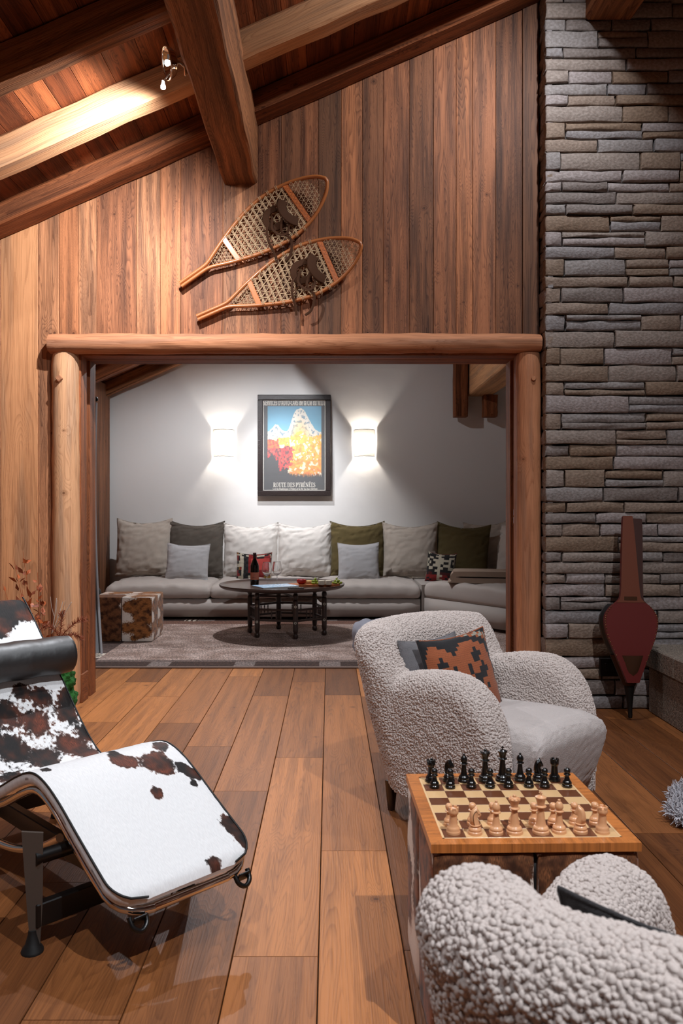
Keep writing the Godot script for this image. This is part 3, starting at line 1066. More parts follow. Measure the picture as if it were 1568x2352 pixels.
func build_armchair_meshes() -> Array:
	var ZB := -.305        # line of the back
	var XA := .292        # line of the arms
	var ZF := .325        # front of the arms
	var R := .13          # rounding of the rear corners
	var path := []        # [x, z, nx, nz, kind 0 arm..1 back, distance past the arm's nose]
	var step := .0065
	var z := ZF
	while z > ZB + R:
		path.append([XA, z, 1.0, 0.0])
		z -= step * (1.0 if z < ZF - .09 else .55)
	var na := int(R * PI / 2 / step)
	for i in na:
		var g := PI / 2 * i / na
		path.append([XA - R + R * cos(g), ZB + R - R * sin(g), cos(g), -sin(g)])
	var nb := int((XA - R) * 2 / step)
	for i in nb:
		path.append([XA - R - 2 * (XA - R) * i / nb, ZB, 0.0, -1.0])
	for i in na:
		var g := PI / 2 * i / na
		path.append([-(XA - R) - R * sin(g), ZB + R - R * cos(g), -sin(g), -cos(g)])
	z = ZB + R
	while z < ZF:
		path.append([-XA, z, -1.0, 0.0])
		z += step * (1.0 if z < ZF - .09 else .55)
	path.append([-XA, ZF, -1.0, 0.0])
	var lump := noise(FastNoiseLite.TYPE_SIMPLEX_SMOOTH, 14.0, 2, 8)
	var cols := 190
	var base := PackedVector3Array()
	for q in path:
		var zz: float = q[1]
		var arm := clampf((zz - (ZB + .05)) / .11, 0, 1)        # 0 in the back, 1 in the arms
		arm = arm * arm * (3 - 2 * arm)
		var th := lerpf(.088, .078, arm)
		var h := lerpf(.76, arm_crest(zz), arm)
		h -= .02 * pow(absf(q[0]) / XA, 2.0) * (1 - arm)
		var low := .115
		var nose := 1.0
		if zz > ZF - .09:
			nose = sqrt(maxf(0.0, 1 - pow((zz - (ZF - .09)) / .0905, 2.0)))
		if zz > .08:
			h = low + (h - low) * pow(maxf(0.0, 1 - pow((zz - .08) / (ZF - .0795), 2.7)), 1 / 2.7)
		th *= nose
		var lean := lerpf(.115, .0, arm)
		var hs := maxf(h - th, low + .001)
		var len_out := hs - low
		var len_top := PI * th
		var total := len_out * 2 + len_top
		for j in cols:
			var s := total * j / (cols - 1)
			var o: float
			var y: float
			if s < len_out:
				y = low + s
				o = th
			elif s < len_out + len_top:
				var g := (s - len_out) / maxf(th, .0001)
				y = hs + sin(g) * th
				o = cos(g) * th
			else:
				y = hs - (s - len_out - len_top)
				o = -th
			var f := clampf((y - low) / .66, 0, 1.1)
			o += lean * (f - .35) - .045 * (1 - f) * (1 - f) * (1.0 if o > 0 else 0.0)
			base.append(Vector3(q[0] + q[2] * o, y, zz + q[3] * o))
	var rows: int = path.size()
	# gently uneven pile, with the curls of the fabric set on it one by one
	var pts := PackedVector3Array()
	pts.resize(base.size())
	var cr := RandomNumberGenerator.new()
	cr.seed = 77
	var where: Array[Transform3D] = []
	var carry := 0.0
	for i in rows:
		for j in cols:
			var p := base[i * cols + j]
			var du := base[mini(i + 1, rows - 1) * cols + j] - base[maxi(i - 1, 0) * cols + j]
			var dv := base[i * cols + mini(j + 1, cols - 1)] - base[i * cols + maxi(j - 1, 0)]
			var n := dv.cross(du)
			n = n.normalized() if n.length_squared() > 1e-12 else Vector3.UP
			p += n * (.002 * lump.get_noise_3d(p.x, p.y, p.z) - .002)
			pts[i * cols + j] = p
			if i > 0 and i < rows - 1 and j > 0 and j < cols - 1:
				carry += dv.cross(du).length() * .25 * 30000.0 * cr.randf_range(.6, 1.4)
				while carry > 1.0:
					carry -= 1.0
					var t := n.cross(Vector3(cr.randf_range(-1, 1), cr.randf_range(-1, 1), cr.randf_range(-1, 1))).normalized()
					var at := p + du * cr.randf_range(-.3, .3) + dv * cr.randf_range(-.3, .3) + n * cr.randf_range(-.0025, .001)
					where.append(Transform3D(Basis(t, n, t.cross(n)) * Basis.from_scale(Vector3(cr.randf_range(.75, 1.3), cr.randf_range(.8, 1.2), cr.randf_range(.7, 1.05))), at))
	var curl_mesh := MB.new()
	curl_mesh.lathe(PackedVector2Array([Vector2(.0001, -.0034), Vector2(.0036, -.0024), Vector2(.0053, -.0002), Vector2(.0042, .0023), Vector2(.0019, .0035), Vector2(.0001, .0037)]), 7)
	var curls := MultiMesh.new()
	curls.transform_format = MultiMesh.TRANSFORM_3D
	curls.mesh = curl_mesh.mesh()
	curls.instance_count = where.size()
	for k in where.size():
		curls.set_instance_transform(k, where[k])
	var shell := MB.new()
	shell.grid(pts, rows, cols, false, false, true)
	# seat with a deep rolled front
	var furry := noise(FastNoiseLite.TYPE_SIMPLEX_SMOOTH, 55.0, 2, 18)
	var bend := func(p: Vector3) -> Vector3:
		var q := p
		var up := clampf((p.y + .165) / .33, 0, 1)
		q.z += .055 * sin(up * PI * .62) * clampf((p.z + .1) / .4, 0, 1) - .05 * (1 - up) * clampf(p.z / .3, 0, 1)
		if p.z > .16:
			q.x *= 1.0 + .26 * smoothstep(.27, .34, p.z) * (.4 + .6 * up)
		q.y += .02 * (1 - pow(p.x / .27, 2)) * up * clampf(.6 + p.z, 0, 1) - .02 * up * smoothstep(.2, -.2, p.z)
		return q
	var seat := soft_box(Vector3(.47, .33, .66), .085, .0095, bend, func(p: Vector3) -> float: return .0035 * furry.get_noise_3d(p.x, p.y, p.z))
	var leg := MB.new()
	leg.lathe(PackedVector2Array([Vector2(.014, 0), Vector2(.026, .12)]), 4)
	return [shell.mesh(), seat.mesh(), leg.mesh(), curls]


func armchair(meshes: Array, label: String, at: Vector3, turn: float) -> Node3D:
	var o := thing("armchair", label, "armchair", at, turn, "pair of teddy armchairs")
	var sh := part("shell", meshes[0], M.teddy, o)
	var cu := MultiMeshInstance3D.new()
	cu.name = "curls"
	cu.multimesh = meshes[3]
	cu.material_override = M.teddy
	cu.set_meta("kind", "stuff")
	sh.add_child(cu)
	var s := part("seat", meshes[1], M.teddy_seat, o)
	s.position = Vector3(0, .275, .045)
	for x in [-.25, .25]:
		for z in [-.27, .22]:
			var l := part("leg", meshes[2], M.dark_wood, o)
			l.position = Vector3(x, 0, z)
			l.rotation.y = .785
	return o


func cushion(called: String, label: String, w: float, h: float, t: float, mat_: Material, at: Vector3, turn: float, tilt: float, roll: float, sd: int, wr := .007, sag := .03, group := "", n := 44) -> Node3D:
	var o := thing(called, label, "cushion", at, 0, group)
	o.transform = Transform3D(Basis(Vector3.UP, turn) * Basis(Vector3.RIGHT, tilt) * Basis(Vector3.BACK, roll), at)
	var cover := obj("cover", pillow(w, h, t, n, sd, wr, sag), mat_, o)
	var seam := MB.new()
	var ring := PackedVector3Array()
	var ears := .05
	for k in 4:
		for i in 14:
			var s := sin(PI * .5 * (2.0 * i / 14 - 1.0))
			var a: float = [s, 1.0, -s, -1.0][k]
			var b: float = [-1.0, s, 1.0, -s][k]
			ring.append(Vector3(w * .5 * a * (1 - ears * (1 - b * b)), h * .5 * b * (1 - ears * (1 - a * a)) - sag * (1 - a * a) * (b * .5 + .5), 0))
	seam.tube(ring, .0035, 5, false, true)
	obj("seam", seam, mat_, cover)
	return o


# ---------------------------------------------------------------- chaise longue
func chaise_profile() -> PackedVector2Array:      # (distance back from the foot, height)
	var c := []
	for q in [[0.0, .160], [.10, .213], [.22, .280], [.33, .343], [.41, .376], [.475, .380], [.56, .348], [.70, .280], [.82, .248], [.92, .265], [1.04, .342], [1.2, .482], [1.36, .622], [1.50, .742], [1.57, .795]]:
		c.append(q)
	return curve2(c, 8)


func build_chaise() -> void:
	# local axes: x across (0 near side .. .47 far side), z from foot (0) to head (negative)
	var o := thing("chaise_longue", "chrome framed chaise longue covered in brown and white cowhide with black leather headrest", "chaise longue", Vector3(-.55, 0, -2.036), deg_to_rad(45.5))
	var W := .465
	var prof := chaise_profile()
	var n := prof.size()
	var arc := PackedFloat32Array([0.0])
	for i in range(1, n):
		arc.append(arc[i - 1] + prof[i].distance_to(prof[i - 1]))
	var total := arc[n - 1]
	# hide with a padded, rounded edge
	var fur := noise(FastNoiseLite.TYPE_SIMPLEX_SMOOTH, 60.0, 2, 4)
	var pts := PackedVector3Array()
	var tt := PackedVector2Array()
	var thick := .022
	var sec := []      # across: (x 0..1, lift -1..1)
	for k in 9:
		var g := PI * k / 8.0
		sec.append(Vector2(.012 - .012 * sin(g), -cos(g)))
	for k in range(1, 30):
		sec.append(Vector2(.012 + .976 * k / 30.0, 1.0))
	for k in 9:
		var g := PI * k / 8.0
		sec.append(Vector2(.988 + .012 * sin(g), cos(g)))
	for i in n:
		var a := prof[maxi(i - 1, 0)]
		var b := prof[mini(i + 1, n - 1)]
		var t := (b - a).normalized()
		var nn := Vector2(-t.y, t.x)
		var endk := clampf(arc[i] / .09, 0, 1)
		var corner := .085 * (1 - sqrt(1 - pow(1 - endk, 2)))
		var corner2 := .05 * (1 - sqrt(1 - pow(1 - clampf((total - arc[i]) / .06, 0, 1), 2)))
		var inset := corner + corner2
		for s in sec:
			var x: float = inset + (W - 2 * inset) * s.x
			var e := minf(s.x, 1 - s.x) * W
			var lift: float = thick * s.y * (.75 + .25 * clampf(e / .05, 0, 1)) * (.35 + .65 * clampf(minf(arc[i], total - arc[i]) / .02, 0, 1))
			var q := prof[i] + nn * (lift + thick + .013)
			var p := Vector3(x, q.y, -q.x)
			p += Vector3(0, nn.y, -nn.x) * .0016 * fur.get_noise_3d(p.x, p.y, p.z)
			pts.append(p)
			tt.append(Vector2(x / W, arc[i] / total))
	var hide := MB.new()
	hide.grid(pts, n, sec.size(), false, false, true, tt)
	for e in [0, n - 1]:
		var ring := PackedVector3Array()
		for k in sec.size():
			ring.append(pts[e * sec.size() + k])
		hide.fan(ring, e == 0)
	var hc := obj("hide_cover", hide, M.chaise_hide, o)
	var pipe := MB.new()
	for x in [.004, W - .004]:
		var pp := PackedVector3Array()
		for i in n:
			var endk := clampf(arc[i] / .09, 0, 1)
			var corner := .085 * (1 - sqrt(1 - pow(1 - endk, 2)))
			var a := prof[maxi(i - 1, 0)]
			var b := prof[mini(i + 1, n - 1)]
			var nn := (b - a).normalized().orthogonal() * -1
			if nn.y < 0:
				nn = -nn
			var q := prof[i] + nn * .052
			pp.append(Vector3(lerpf(x, W / 2, corner / (W / 2)), q.y, -q.x))
		pipe.tube(pp, .0035, 6)
	obj("piping", pipe, M.rubber, hc)
	# chrome side rails joined by rounded end bars
	var loop := PackedVector3Array()
	var rail := PackedVector3Array()
	for i in range(0, n, 2):
		rail.append(Vector3(.016, prof[i].y, -prof[i].x))
	var foot := Vector3(W / 2, prof[0].y - .015, .02)
	loop.append(Vector3(W - .11, prof[0].y + .006, .012))
	loop.append(Vector3(.11, prof[0].y + .006, .012))
	for k in 6:
		var g := PI / 2 * k / 5.0
		loop.append(Vector3(.11 - .094 * sin(g), prof[0].y + .006 + .035 * (1 - cos(g)), .012 - .08 * (1 - cos(g))))
	for i in range(10, n - 4, 2):
		loop.append(Vector3(.016, prof[i].y, -prof[i].x))
	var head := prof[n - 1]
	loop.append(Vector3(.04, head.y, -head.x))
	loop.append(Vector3(W - .04, head.y, -head.x))
	for i in range(n - 4 - (n - 14) % 2, 9, -2):
		loop.append(Vector3(W - .016, prof[i].y, -prof[i].x))
	for k in 6:
		var g := PI / 2 * (5 - k) / 5.0
		loop.append(Vector3(W - .11 + .094 * sin(g), prof[0].y + .006 + .035 * (1 - cos(g)), .012 - .08 * (1 - cos(g))))
	var rails := MB.new()
	rails.tube(loop, .0125, 10, false, true)
	obj("frame_rail", rails, M.chrome, o)
	# spring clips at the foot bar
	for x in [.06, W - .06]:
		var clip := MB.new()
		clip.tube(curve(PackedVector3Array([Vector3(x - .024, .166, .012), Vector3(x - .02, .142, .028), Vector3(x, .130, .034), Vector3(x + .02, .142, .028), Vector3(x + .024, .166, .012)]), 4), .007, 6)
		clip.box(Vector3(x, .154, .022), Vector3(.04, .03, .006), Basis(Vector3.RIGHT, .5), .002)
		obj("clip", clip, M.black_steel, o)
	# curved runners
	for x in [.02, W - .02]:
		var run := PackedVector3Array()
		for i in 34:
			var s := lerpf(.33, 1.42, i / 33.0)
			var y := .140 + pow(absf(s - .80), 2.0) * .62
			run.append(Vector3(x, y, -s))
		var rm := MB.new()
		rm.tube(run, .0125, 10)
		obj("runner", rm, M.chrome, o)
	# under-stretchers of the frame
	for s in [.10, .42, .95]:
		var cr := MB.new()
		var y := chaise_height(s)
		cr.tube(PackedVector3Array([Vector3(.03, y - .004, -s), Vector3(W - .03, y - .004, -s)]), .009, 8)
		obj("frame_bar", cr, M.chrome, o)
	# black steel base
	for s in [.30, 1.16]:
		for x in [-.075, W - .03]:
			var leg := MB.new()
			var out := PackedVector2Array([Vector2(-.028, .335), Vector2(.028, .325), Vector2(.026, .12), Vector2(.020, .02), Vector2(-.006, .02), Vector2(-.014, .12)])
			leg.extrude(out, -.005, .005, Transform3D(Basis(Vector3.UP, deg_to_rad(-28)), Vector3(x, 0, -s)))
			var lg := obj("leg", leg, M.steel, o)
			var ft := MB.new()
			ft.lathe(PackedVector2Array([Vector2(.030, 0), Vector2(.030, .008), Vector2(.020, .022), Vector2(.012, .05), Vector2(.011, .06)]), 14, Vector3(x, 0, -s))
			obj("foot", ft, M.rubber, lg)
		var top := MB.new()
		top.tube(PackedVector3Array([Vector3(-.07, .255, -s), Vector3(W - .03, .255, -s)]), .020, 12)
		obj("cross_tube", top, M.black_steel, o)
		var low := MB.new()
		low.box(Vector3(W / 2 - .05, .098, -s), Vector3(W + .04, .065, .03), Basis(), .003)
		obj("cross_beam", low, M.black_steel, o)
	for x in [.10, W - .10]:
		var lb := MB.new()
		lb.box(Vector3(x, .195, -.73), Vector3(.03, .06, .86), Basis(), .003)
		obj("long_beam", lb, M.black_steel, o)
	# leather bolster, strapped over the head end
	var bs := 1.255
	var by := chaise_height(bs)
	var bc := Vector3(W / 2, by + .105, -bs + .075)
	var bol := MB.new()
	var bp := PackedVector2Array([Vector2(.005, -.262), Vector2(.045, -.262), Vector2(.066, -.259), Vector2(.073, -.252)])
	for k in 13:
		bp.append(Vector2(.0745 + .002 * sin(k * 1.9), lerpf(-.245, .245, k / 12.0)))
	for q in [Vector2(.073, .252), Vector2(.066, .259), Vector2(.045, .262), Vector2(.005, .262)]:
		bp.append(q)
	bol.lathe(bp, 28, bc, Basis(Vector3.FORWARD, PI / 2))
	var bo := obj("headrest_bolster", bol, M.leather, o)
	var strap := MB.new()
	for x in [.15, .32]:
		var sp := PackedVector3Array()
		for k in 8:
			sp.append(Vector3(x, chaise_height(bs + .02 + .06 * k) + .078, -bs - .03 - .06 * k))
		strap.tube(sp, .012, 4, true, false, .2)
	obj("strap", strap, M.leather, bo)


func chaise_height(s: float) -> float:
	var p := chaise_profile()
	for i in p.size() - 1:
		if p[i + 1].x >= s:
			return lerpf(p[i].y, p[i + 1].y, (s - p[i].x) / maxf(.0001, p[i + 1].x - p[i].x))
	return p[p.size() - 1].y


# ---------------------------------------------------------------- ottomans, chess
func hide_cube(called: String, label: String, at: Vector3, turn: float, s: Vector3, mats: Array, group := "") -> Node3D:
	var o := thing(called, label, "ottoman", at, turn, group)
	var fz := noise(FastNoiseLite.TYPE_SIMPLEX_SMOOTH, 9.0, 2, 6)
	var body := soft_box(s - Vector3.ONE * .012, .02, .05)
	var b := obj("body", body, M.rubber, o)
	b.position.y = s.y / 2
	# two hide panels on each side, four on top
	var k := 0
	for f in 5:
		var nx := 2
		var ny := 1 if f < 4 else 2
		for i in nx:
			for j in ny:
				var bulge := func(p: Vector3) -> Vector3: return p
				var w := (s.x if f in [0, 2, 4] else s.z) / nx
				var h := s.y if f < 4 else s.z / ny
				var m := soft_box(Vector3(w - .004, h - .006, .02), .0095, .028, bulge, func(p: Vector3) -> float: return .0025 * fz.get_noise_3d(p.x + i, p.y + j, f))
				var q := obj("hide_panel", m, mats[k % mats.size()], o)
				k += 1
				var off := Vector3((i - .5) * w, (0.0 if ny == 1 else (j - .5) * h), 0)
				var bs: Basis
				var c: Vector3
				if f < 4:
					bs = Basis(Vector3.UP, f * PI / 2)
					c = Vector3(0, s.y / 2, 0) + bs * (off + Vector3(0, 0, (s.z if f in [0, 2] else s.x) / 2 - .008))
				else:
					bs = Basis(Vector3.RIGHT, -PI / 2)
					c = Vector3(0, s.y - .008, 0) + bs * off
				q.transform = Transform3D(bs, c)
	return o


func chess_profiles() -> Dictionary:
	var base := func(r: float) -> Array: return [[r, 0], [r, .004], [r * .98, .006], [r * .86, .008], [r * .92, .011], [r * .80, .015], [r * .62, .018]]
	var d := {}
	d.pawn = base.call(.0135) + [[.0065, .024], [.0055, .030], [.0090, .0325], [.0090, .0345], [.0058, .036], [.0075, .0385], [.0088, .0430], [.0078, .0475], [.0045, .0505], [.0, .0515]]
	d.rook = base.call(.0165) + [[.0095, .026], [.0085, .040], [.0090, .0435], [.0115, .0455], [.0115, .0475], [.0118, .0480], [.0118, .0560], [.0085, .0560], [.0085, .0520], [.0, .0520]]
	d.bishop = base.call(.0165) + [[.0080, .026], [.0062, .042], [.0058, .0455], [.0105, .048], [.0105, .050], [.0070, .0515], [.0072, .0525], [.0095, .0575], [.0088, .0635], [.0058, .0690], [.0030, .0712], [.0034, .0735], [.0026, .0755], [.0, .0762]]
	d.queen = base.call(.019) + [[.0095, .030], [.0072, .050], [.0068, .054], [.0120, .0565], [.0120, .0585], [.0080, .0600], [.0082, .0620], [.0095, .0680], [.0135, .0765], [.0130, .0785], [.0085, .0790], [.0070, .0810], [.0035, .0825], [.0042, .0850], [.0030, .0875], [.0, .0882]]
	d.king = base.call(.0195) + [[.0098, .031], [.0074, .053], [.0070, .0575], [.0125, .060], [.0125, .062], [.0084, .0635], [.0086, .0660], [.0100, .0730], [.0128, .0805], [.0125, .0825], [.0075, .0850], [.0040, .0862], [.0, .0865]]
	d.knight = base.call(.0165) + [[.0125, .020], [.0120, .0225], [.0, .0226]]
	return d


func build_chess() -> void:
	var C := Vector3(.4570, 0, -2.012)
	var yaw := deg_to_rad(1.2)
	hide_cube("hide_ottoman", "brown and white patchwork cowhide cube ottoman carrying the chess board", C, yaw, Vector3(.465, .452, .465), [M.hide_e, M.hide_e, M.hide_c, M.hide_a, M.hide_c, M.hide_a, M.hide_a, M.hide_c])
	var bd := thing("chess_board", "inlaid wooden chess board with walnut border on the cowhide cube", "chess board", C + Vector3(0, .4535, 0), yaw)
	var base := MB.new()
	base.box(Vector3(0, .008, 0), Vector3(.466, .014, .466), Basis(), .001)
	obj("base_board", base, M.walnut, bd)
	var sq := MB.new()
	sq.box(Vector3.ZERO, Vector3(.0497, .004, .0497), Basis(), .0003)
	var sm := sq.mesh()
	for i in 8:
		for j in 8:
			var p := part("square", sm, [M.walnut_square, M.walnut_square2][(i * 3 + j * 5) % 2] if (i + j) % 2 == 0 else [M.maple_square, M.maple_square2][(i + j * 3) % 2], bd)
			p.position = Vector3((i - 3.5) * .05, .0172, (3.5 - j) * .05)
	var line := MB.new()
	for k in 4:
		var b := Basis(Vector3.UP, k * PI / 2)
		line.box(b * Vector3(0, .0172, .2025), Vector3(.41, .004, .005), b)
	obj("inlay_line", line, M.maple_square, bd)
	for k in 4:
		var m := MB.new()
		var b := Basis(Vector3.UP, k * PI / 2)
		var poly := PackedVector2Array([Vector2(-.205, -.205), Vector2(.205, -.205), Vector2(.236, -.236), Vector2(-.236, -.236)])
		m.extrude(poly, 0, .0195, Transform3D(b * Basis(Vector3.RIGHT, -PI / 2), Vector3.ZERO), 3.0)
		obj("border", m, M.walnut, bd)
	# the men
	var prof := chess_profiles()
	var meshes := {}
	for k in prof:
		var m := MB.new()
		var p := curve2(prof[k], 3)
		if k == "rook":
			p = PackedVector2Array()
			for q in prof[k]:
				p.append(Vector2(q[0], q[1]))
		m.lathe(p, 20)
		meshes[k] = m.mesh()
	var cren := MB.new()
	for k in 5:
		var b := Basis(Vector3.UP, k * TAU / 5)
		cren.box(b * Vector3(0, .0575, .0102), Vector3(.0085, .006, .0034), b, .0006)
	var crown := MB.new()
	for k in 8:
		var b := Basis(Vector3.UP, k * TAU / 8)
		crown.lathe(PackedVector2Array([Vector2(.0, -.003), Vector2(.0024, -.0015), Vector2(.0026, .0008), Vector2(.0, .0026)]), 8, b * Vector3(0, .0795, .0112))
	var cross := MB.new()
	cross.box(Vector3(0, .0905, 0), Vector3(.0034, .0095, .0028), Basis(), .0007)
	cross.box(Vector3(0, .0915, 0), Vector3(.0086, .0030, .0028), Basis(), .0007)
	var slit := MB.new()
	slit.box(Vector3(.0055, .0640, 0), Vector3(.007, .0012, .012), Basis(Vector3.BACK, .7))
	var horse := knight_head()
	var extra := {"rook": ["battlement", cren.mesh()], "queen": ["coronet", crown.mesh()], "king": ["cross", cross.mesh()], "knight": ["horse_head", horse.mesh()]}
	var order := ["rook", "knight", "bishop", "queen", "king", "bishop", "knight", "rook"]
	var bdx := [0, -.001, -.010, -.001, -.003, -.004, -.005, -.010]
	var bpx := [.002, -.006, .001, .001, .001, .006, -.002, .009]
	var wdx := [0, -.001, -.002, -.009, .002, -.005, -.006, -.006]
	var wpx := [-.002, .004, .002, .002, .0, -.005, -.004, -.005]
	var where := ["at the left edge of the board", "second from the left", "third from the left", "fourth from the left", "fifth from the left", "third from the right", "second from the right", "at the right edge of the board"]
	for colour in ["black", "boxwood"]:
		var bl: bool = colour == "black"
		var mt: Material = M.ebony if bl else M.boxwood
		for i in 8:
			for r in 2:
				var kind: String = order[i] if r == 0 else "pawn"
				var lab := ""
				if r == 1:
					lab = "%s chess pawn in the %s row, %s" % ["black" if bl else "light boxwood", "far" if bl else "near", where[i]]
				elif kind in ["queen", "king"]:
					lab = "%s chess %s standing in its back row" % ["black" if bl else "light boxwood", kind]
				else:
					lab = "%s chess %s on the %s half of its back row" % ["black" if bl else "light boxwood", kind, "left" if i < 4 else "right"]
				var row := (7 - r) if bl else r
				var dx: float = ([bdx, bpx][r] if bl else [wdx, wpx][r])[i]
				var loc := Vector3((i - 3.5) * .05 + dx, .0192, (3.5 - row) * .05 + rng.randf_range(-.003, .003))
				var o := thing("chess_" + kind, lab, "chess piece", bd.transform * loc, yaw + rng.randf_range(-.5, .5) + (PI if bl else 0.0), ("black" if bl else "boxwood") + " chess men")
				if kind == "knight":
					o.rotation.y = [-.5, .35][int(i > 3)] if bl else [.35, 2.3][int(i > 3)]
				part("body", meshes[kind], mt, o)
				if extra.has(kind):
					part(extra[kind][0], extra[kind][1], mt, o)


func knight_head() -> MB:
	# side outline, facing +x, swelling in the middle
	var poly := PackedVector2Array([Vector2(-.0105, .0222), Vector2(.0100, .0222), Vector2(.0085, .0270), Vector2(.0050, .0330), Vector2(.0045, .0375), Vector2(.0080, .0385), Vector2(.0115, .0375), Vector2(.0150, .0395), Vector2(.0155, .0430), Vector2(.0125, .0480), Vector2(.0090, .0540), Vector2(.0055, .0580), Vector2(.0045, .0630), Vector2(.0010, .0590), Vector2(-.0050, .0565), Vector2(-.0095, .0500), Vector2(-.0120, .0410), Vector2(-.0125, .0310)])
	var mb := MB.new()
	mb.weld = true
	var cen := Vector2(-.002, .042)
	var layers := [[-.0068, .55], [-.0055, .82], [-.0025, .98], [.0025, .98], [.0055, .82], [.0068, .55]]
	var pts := PackedVector3Array()
	for l in layers:
		for q in poly:
			var lo := 1.0 + .45 * clampf((.036 - q.y) / .012, 0, 1)
			var p: Vector2 = cen + (q - cen) * float(l[1])
			if q.y < .0225:
				p = Vector2(q.x * float(l[1]), q.y)
			pts.append(Vector3(p.x, p.y, l[0] * lo))
	mb.grid(pts, layers.size(), poly.size(), false, true)
	for e in [0, layers.size() - 1]:
		var ring := PackedVector2Array()
		var s: int = e * poly.size()
		for k in poly.size():
			ring.append(Vector2(pts[s + k].x, pts[s + k].y))
		var ix := Geometry2D.triangulate_polygon(ring)
		var b0 := mb.v.size()
		for k in poly.size():
			mb.vert(pts[s + k])
		for k in range(0, ix.size(), 3):
			mb.tri(b0 + ix[k], b0 + ix[k + 1], b0 + ix[k + 2])
	return mb


# ---------------------------------------------------------------- snowshoes, bellows, lamps, picture
func build_snowshoes() -> void:
	var o := thing("snowshoe", "old bentwood snowshoe with rawhide lacing, the upper one on the board wall", "snowshoe", Vector3(-.925, 2.61, -4.972))
	o.rotation.z = atan2(234, 335)
	# outline in the local xy plane, tail at the origin
	var half := [[.0, .0112], [.10, .0112], [.18, .0115], [.22, .018], [.27, .037], [.36, .072], [.50, .118], [.64, .150], [.76, .158], [.88, .142], [.98, .108], [1.06, .062], [1.10, .018], [1.105, .0]]
	var up := PackedVector3Array()
	for q in half:
		up.append(Vector3(q[0], q[1], .018 + .05 * pow(maxf(0.0, q[0] - .8) / .3, 2.0)))
	up = curve(up, 5)
	for sg in [1.0, -1.0]:
		var m := MB.new()
		var p := PackedVector3Array()
		for q in up:
			p.append(Vector3(q.x, q.y * sg, q.z))
		var prof := PackedVector3Array()
		for i in p.size():
			var t := (p[mini(i + 1, p.size() - 1)] - p[maxi(i - 1, 0)]).normalized()
			var s := t.cross(Vector3.BACK).normalized()
			for k in 8:
				var g := TAU * (k + .5) / 8
				prof.append(p[i] + s * cos(g) * .0115 + Vector3.BACK * sin(g) * .0135)
		m.grid(prof, p.size(), 8, false, true, true)
		m.fan(prof.slice(0, 8), true)
		obj("frame_half", m, M.ash_plain, o)
	for c in [[.385, .080], [.885, .141]]:
		var m := MB.new()
		timber(m, Vector3(c[0], -c[1], .022), Vector3(c[0], c[1], .022), Vector3.BACK, .034, .012, .003, 0, 1, 5)
		obj("crossbar", m, M.ash, o)
	# lacing in three fields
	var poly := PackedVector2Array()
	for q in up:
		poly.append(Vector2(q.x, maxf(0.0, q.y - .009)))
	for i in range(up.size() - 1, -1, -1):
		poly.append(Vector2(up[i].x, -maxf(0.0, up[i].y - .009)))
	var fields := [[.24, .37, .021, .0014, "tail_lacing"], [.40, .87, .036, .0032, "centre_lacing"], [.905, 1.09, .024, .0014, "toe_lacing"]]
	for f in fields:
		var m := MB.new()
		var clip := PackedVector2Array([Vector2(f[0], -.3), Vector2(f[1], -.3), Vector2(f[1], .3), Vector2(f[0], .3)])
		var reg := Geometry2D.intersect_polygons(poly, clip)
		if reg.is_empty():
			continue
		for a in [0.0, PI / 3, -PI / 3]:
			var d := Vector2(sin(a), cos(a))
			var nrm := Vector2(-d.y, d.x)
			var c0 := Vector2((f[0] + f[1]) / 2, 0)
			for k in range(-18, 19):
				for off in ([-.0035, .0035] if (a == 0.0 and f[4] == "centre_lacing") else [0.0]):
					var p0: Vector2 = c0 + nrm * (k * f[2] + off) - d * .6
					for ln in Geometry2D.intersect_polyline_with_polygon(PackedVector2Array([p0, p0 + d * 1.2]), reg[0]):
						if ln.size() > 1 and ln[0].distance_to(ln[1]) > .01:
							var zz: float = .019 + a * .0015 + .05 * pow(maxf(0.0, f[1] - .8) / .3, 2.0) * .5
							m.tube(PackedVector3Array([Vector3(ln[0].x, ln[0].y, zz), Vector3((ln[0].x + ln[1].x) / 2, (ln[0].y + ln[1].y) / 2, zz - .002), Vector3(ln[1].x, ln[1].y, zz)]), f[3], 4, false)
		var lc := obj(f[4], m, M.rawhide, o)
		lc.set_meta("kind", "stuff")
	for x in [.41, .47, .53, .59, .65, .71, .77, .83]:
		for sg in [1.0, -1.0]:
			var y := 0.0
			for i in up.size() - 1:
				if up[i + 1].x >= x:
					y = up[i].y
					break
			var wraps := MB.new()
			for dx in [-.006, .003]:
				wraps.tube(PackedVector3Array([Vector3(x + dx, (y - .014) * sg, .020), Vector3(x + dx, (y - .008) * sg, .035), Vector3(x + dx + .001, (y + .009) * sg, .035), Vector3(x + dx, (y + .014) * sg, .018)]), .0022, 4)
			obj("rawhide_wrap", wraps, M.rawhide, o)
	# leather binding: heel strap, toe pad, hanging ties
	var pad := MB.new()
	pad.tube(curve(PackedVector3Array([Vector3(.82, .06, .03), Vector3(.79, .03, .06), Vector3(.775, -.02, .07), Vector3(.79, -.07, .055), Vector3(.82, -.10, .03)]), 5), .033, 8, true, false, .16, Vector3(.3, 0, 1))
	obj("toe_strap", pad, M.leather_brown, o)
	var heel := MB.new()
	heel.tube(curve(PackedVector3Array([Vector3(.76, .05, .03), Vector3(.69, .045, .05), Vector3(.655, .0, .06), Vector3(.67, -.05, .05), Vector3(.75, -.06, .03)]), 5), .022, 8, true, false, .16, Vector3(0, .2, 1))
	obj("heel_strap", heel, M.leather_brown, o)
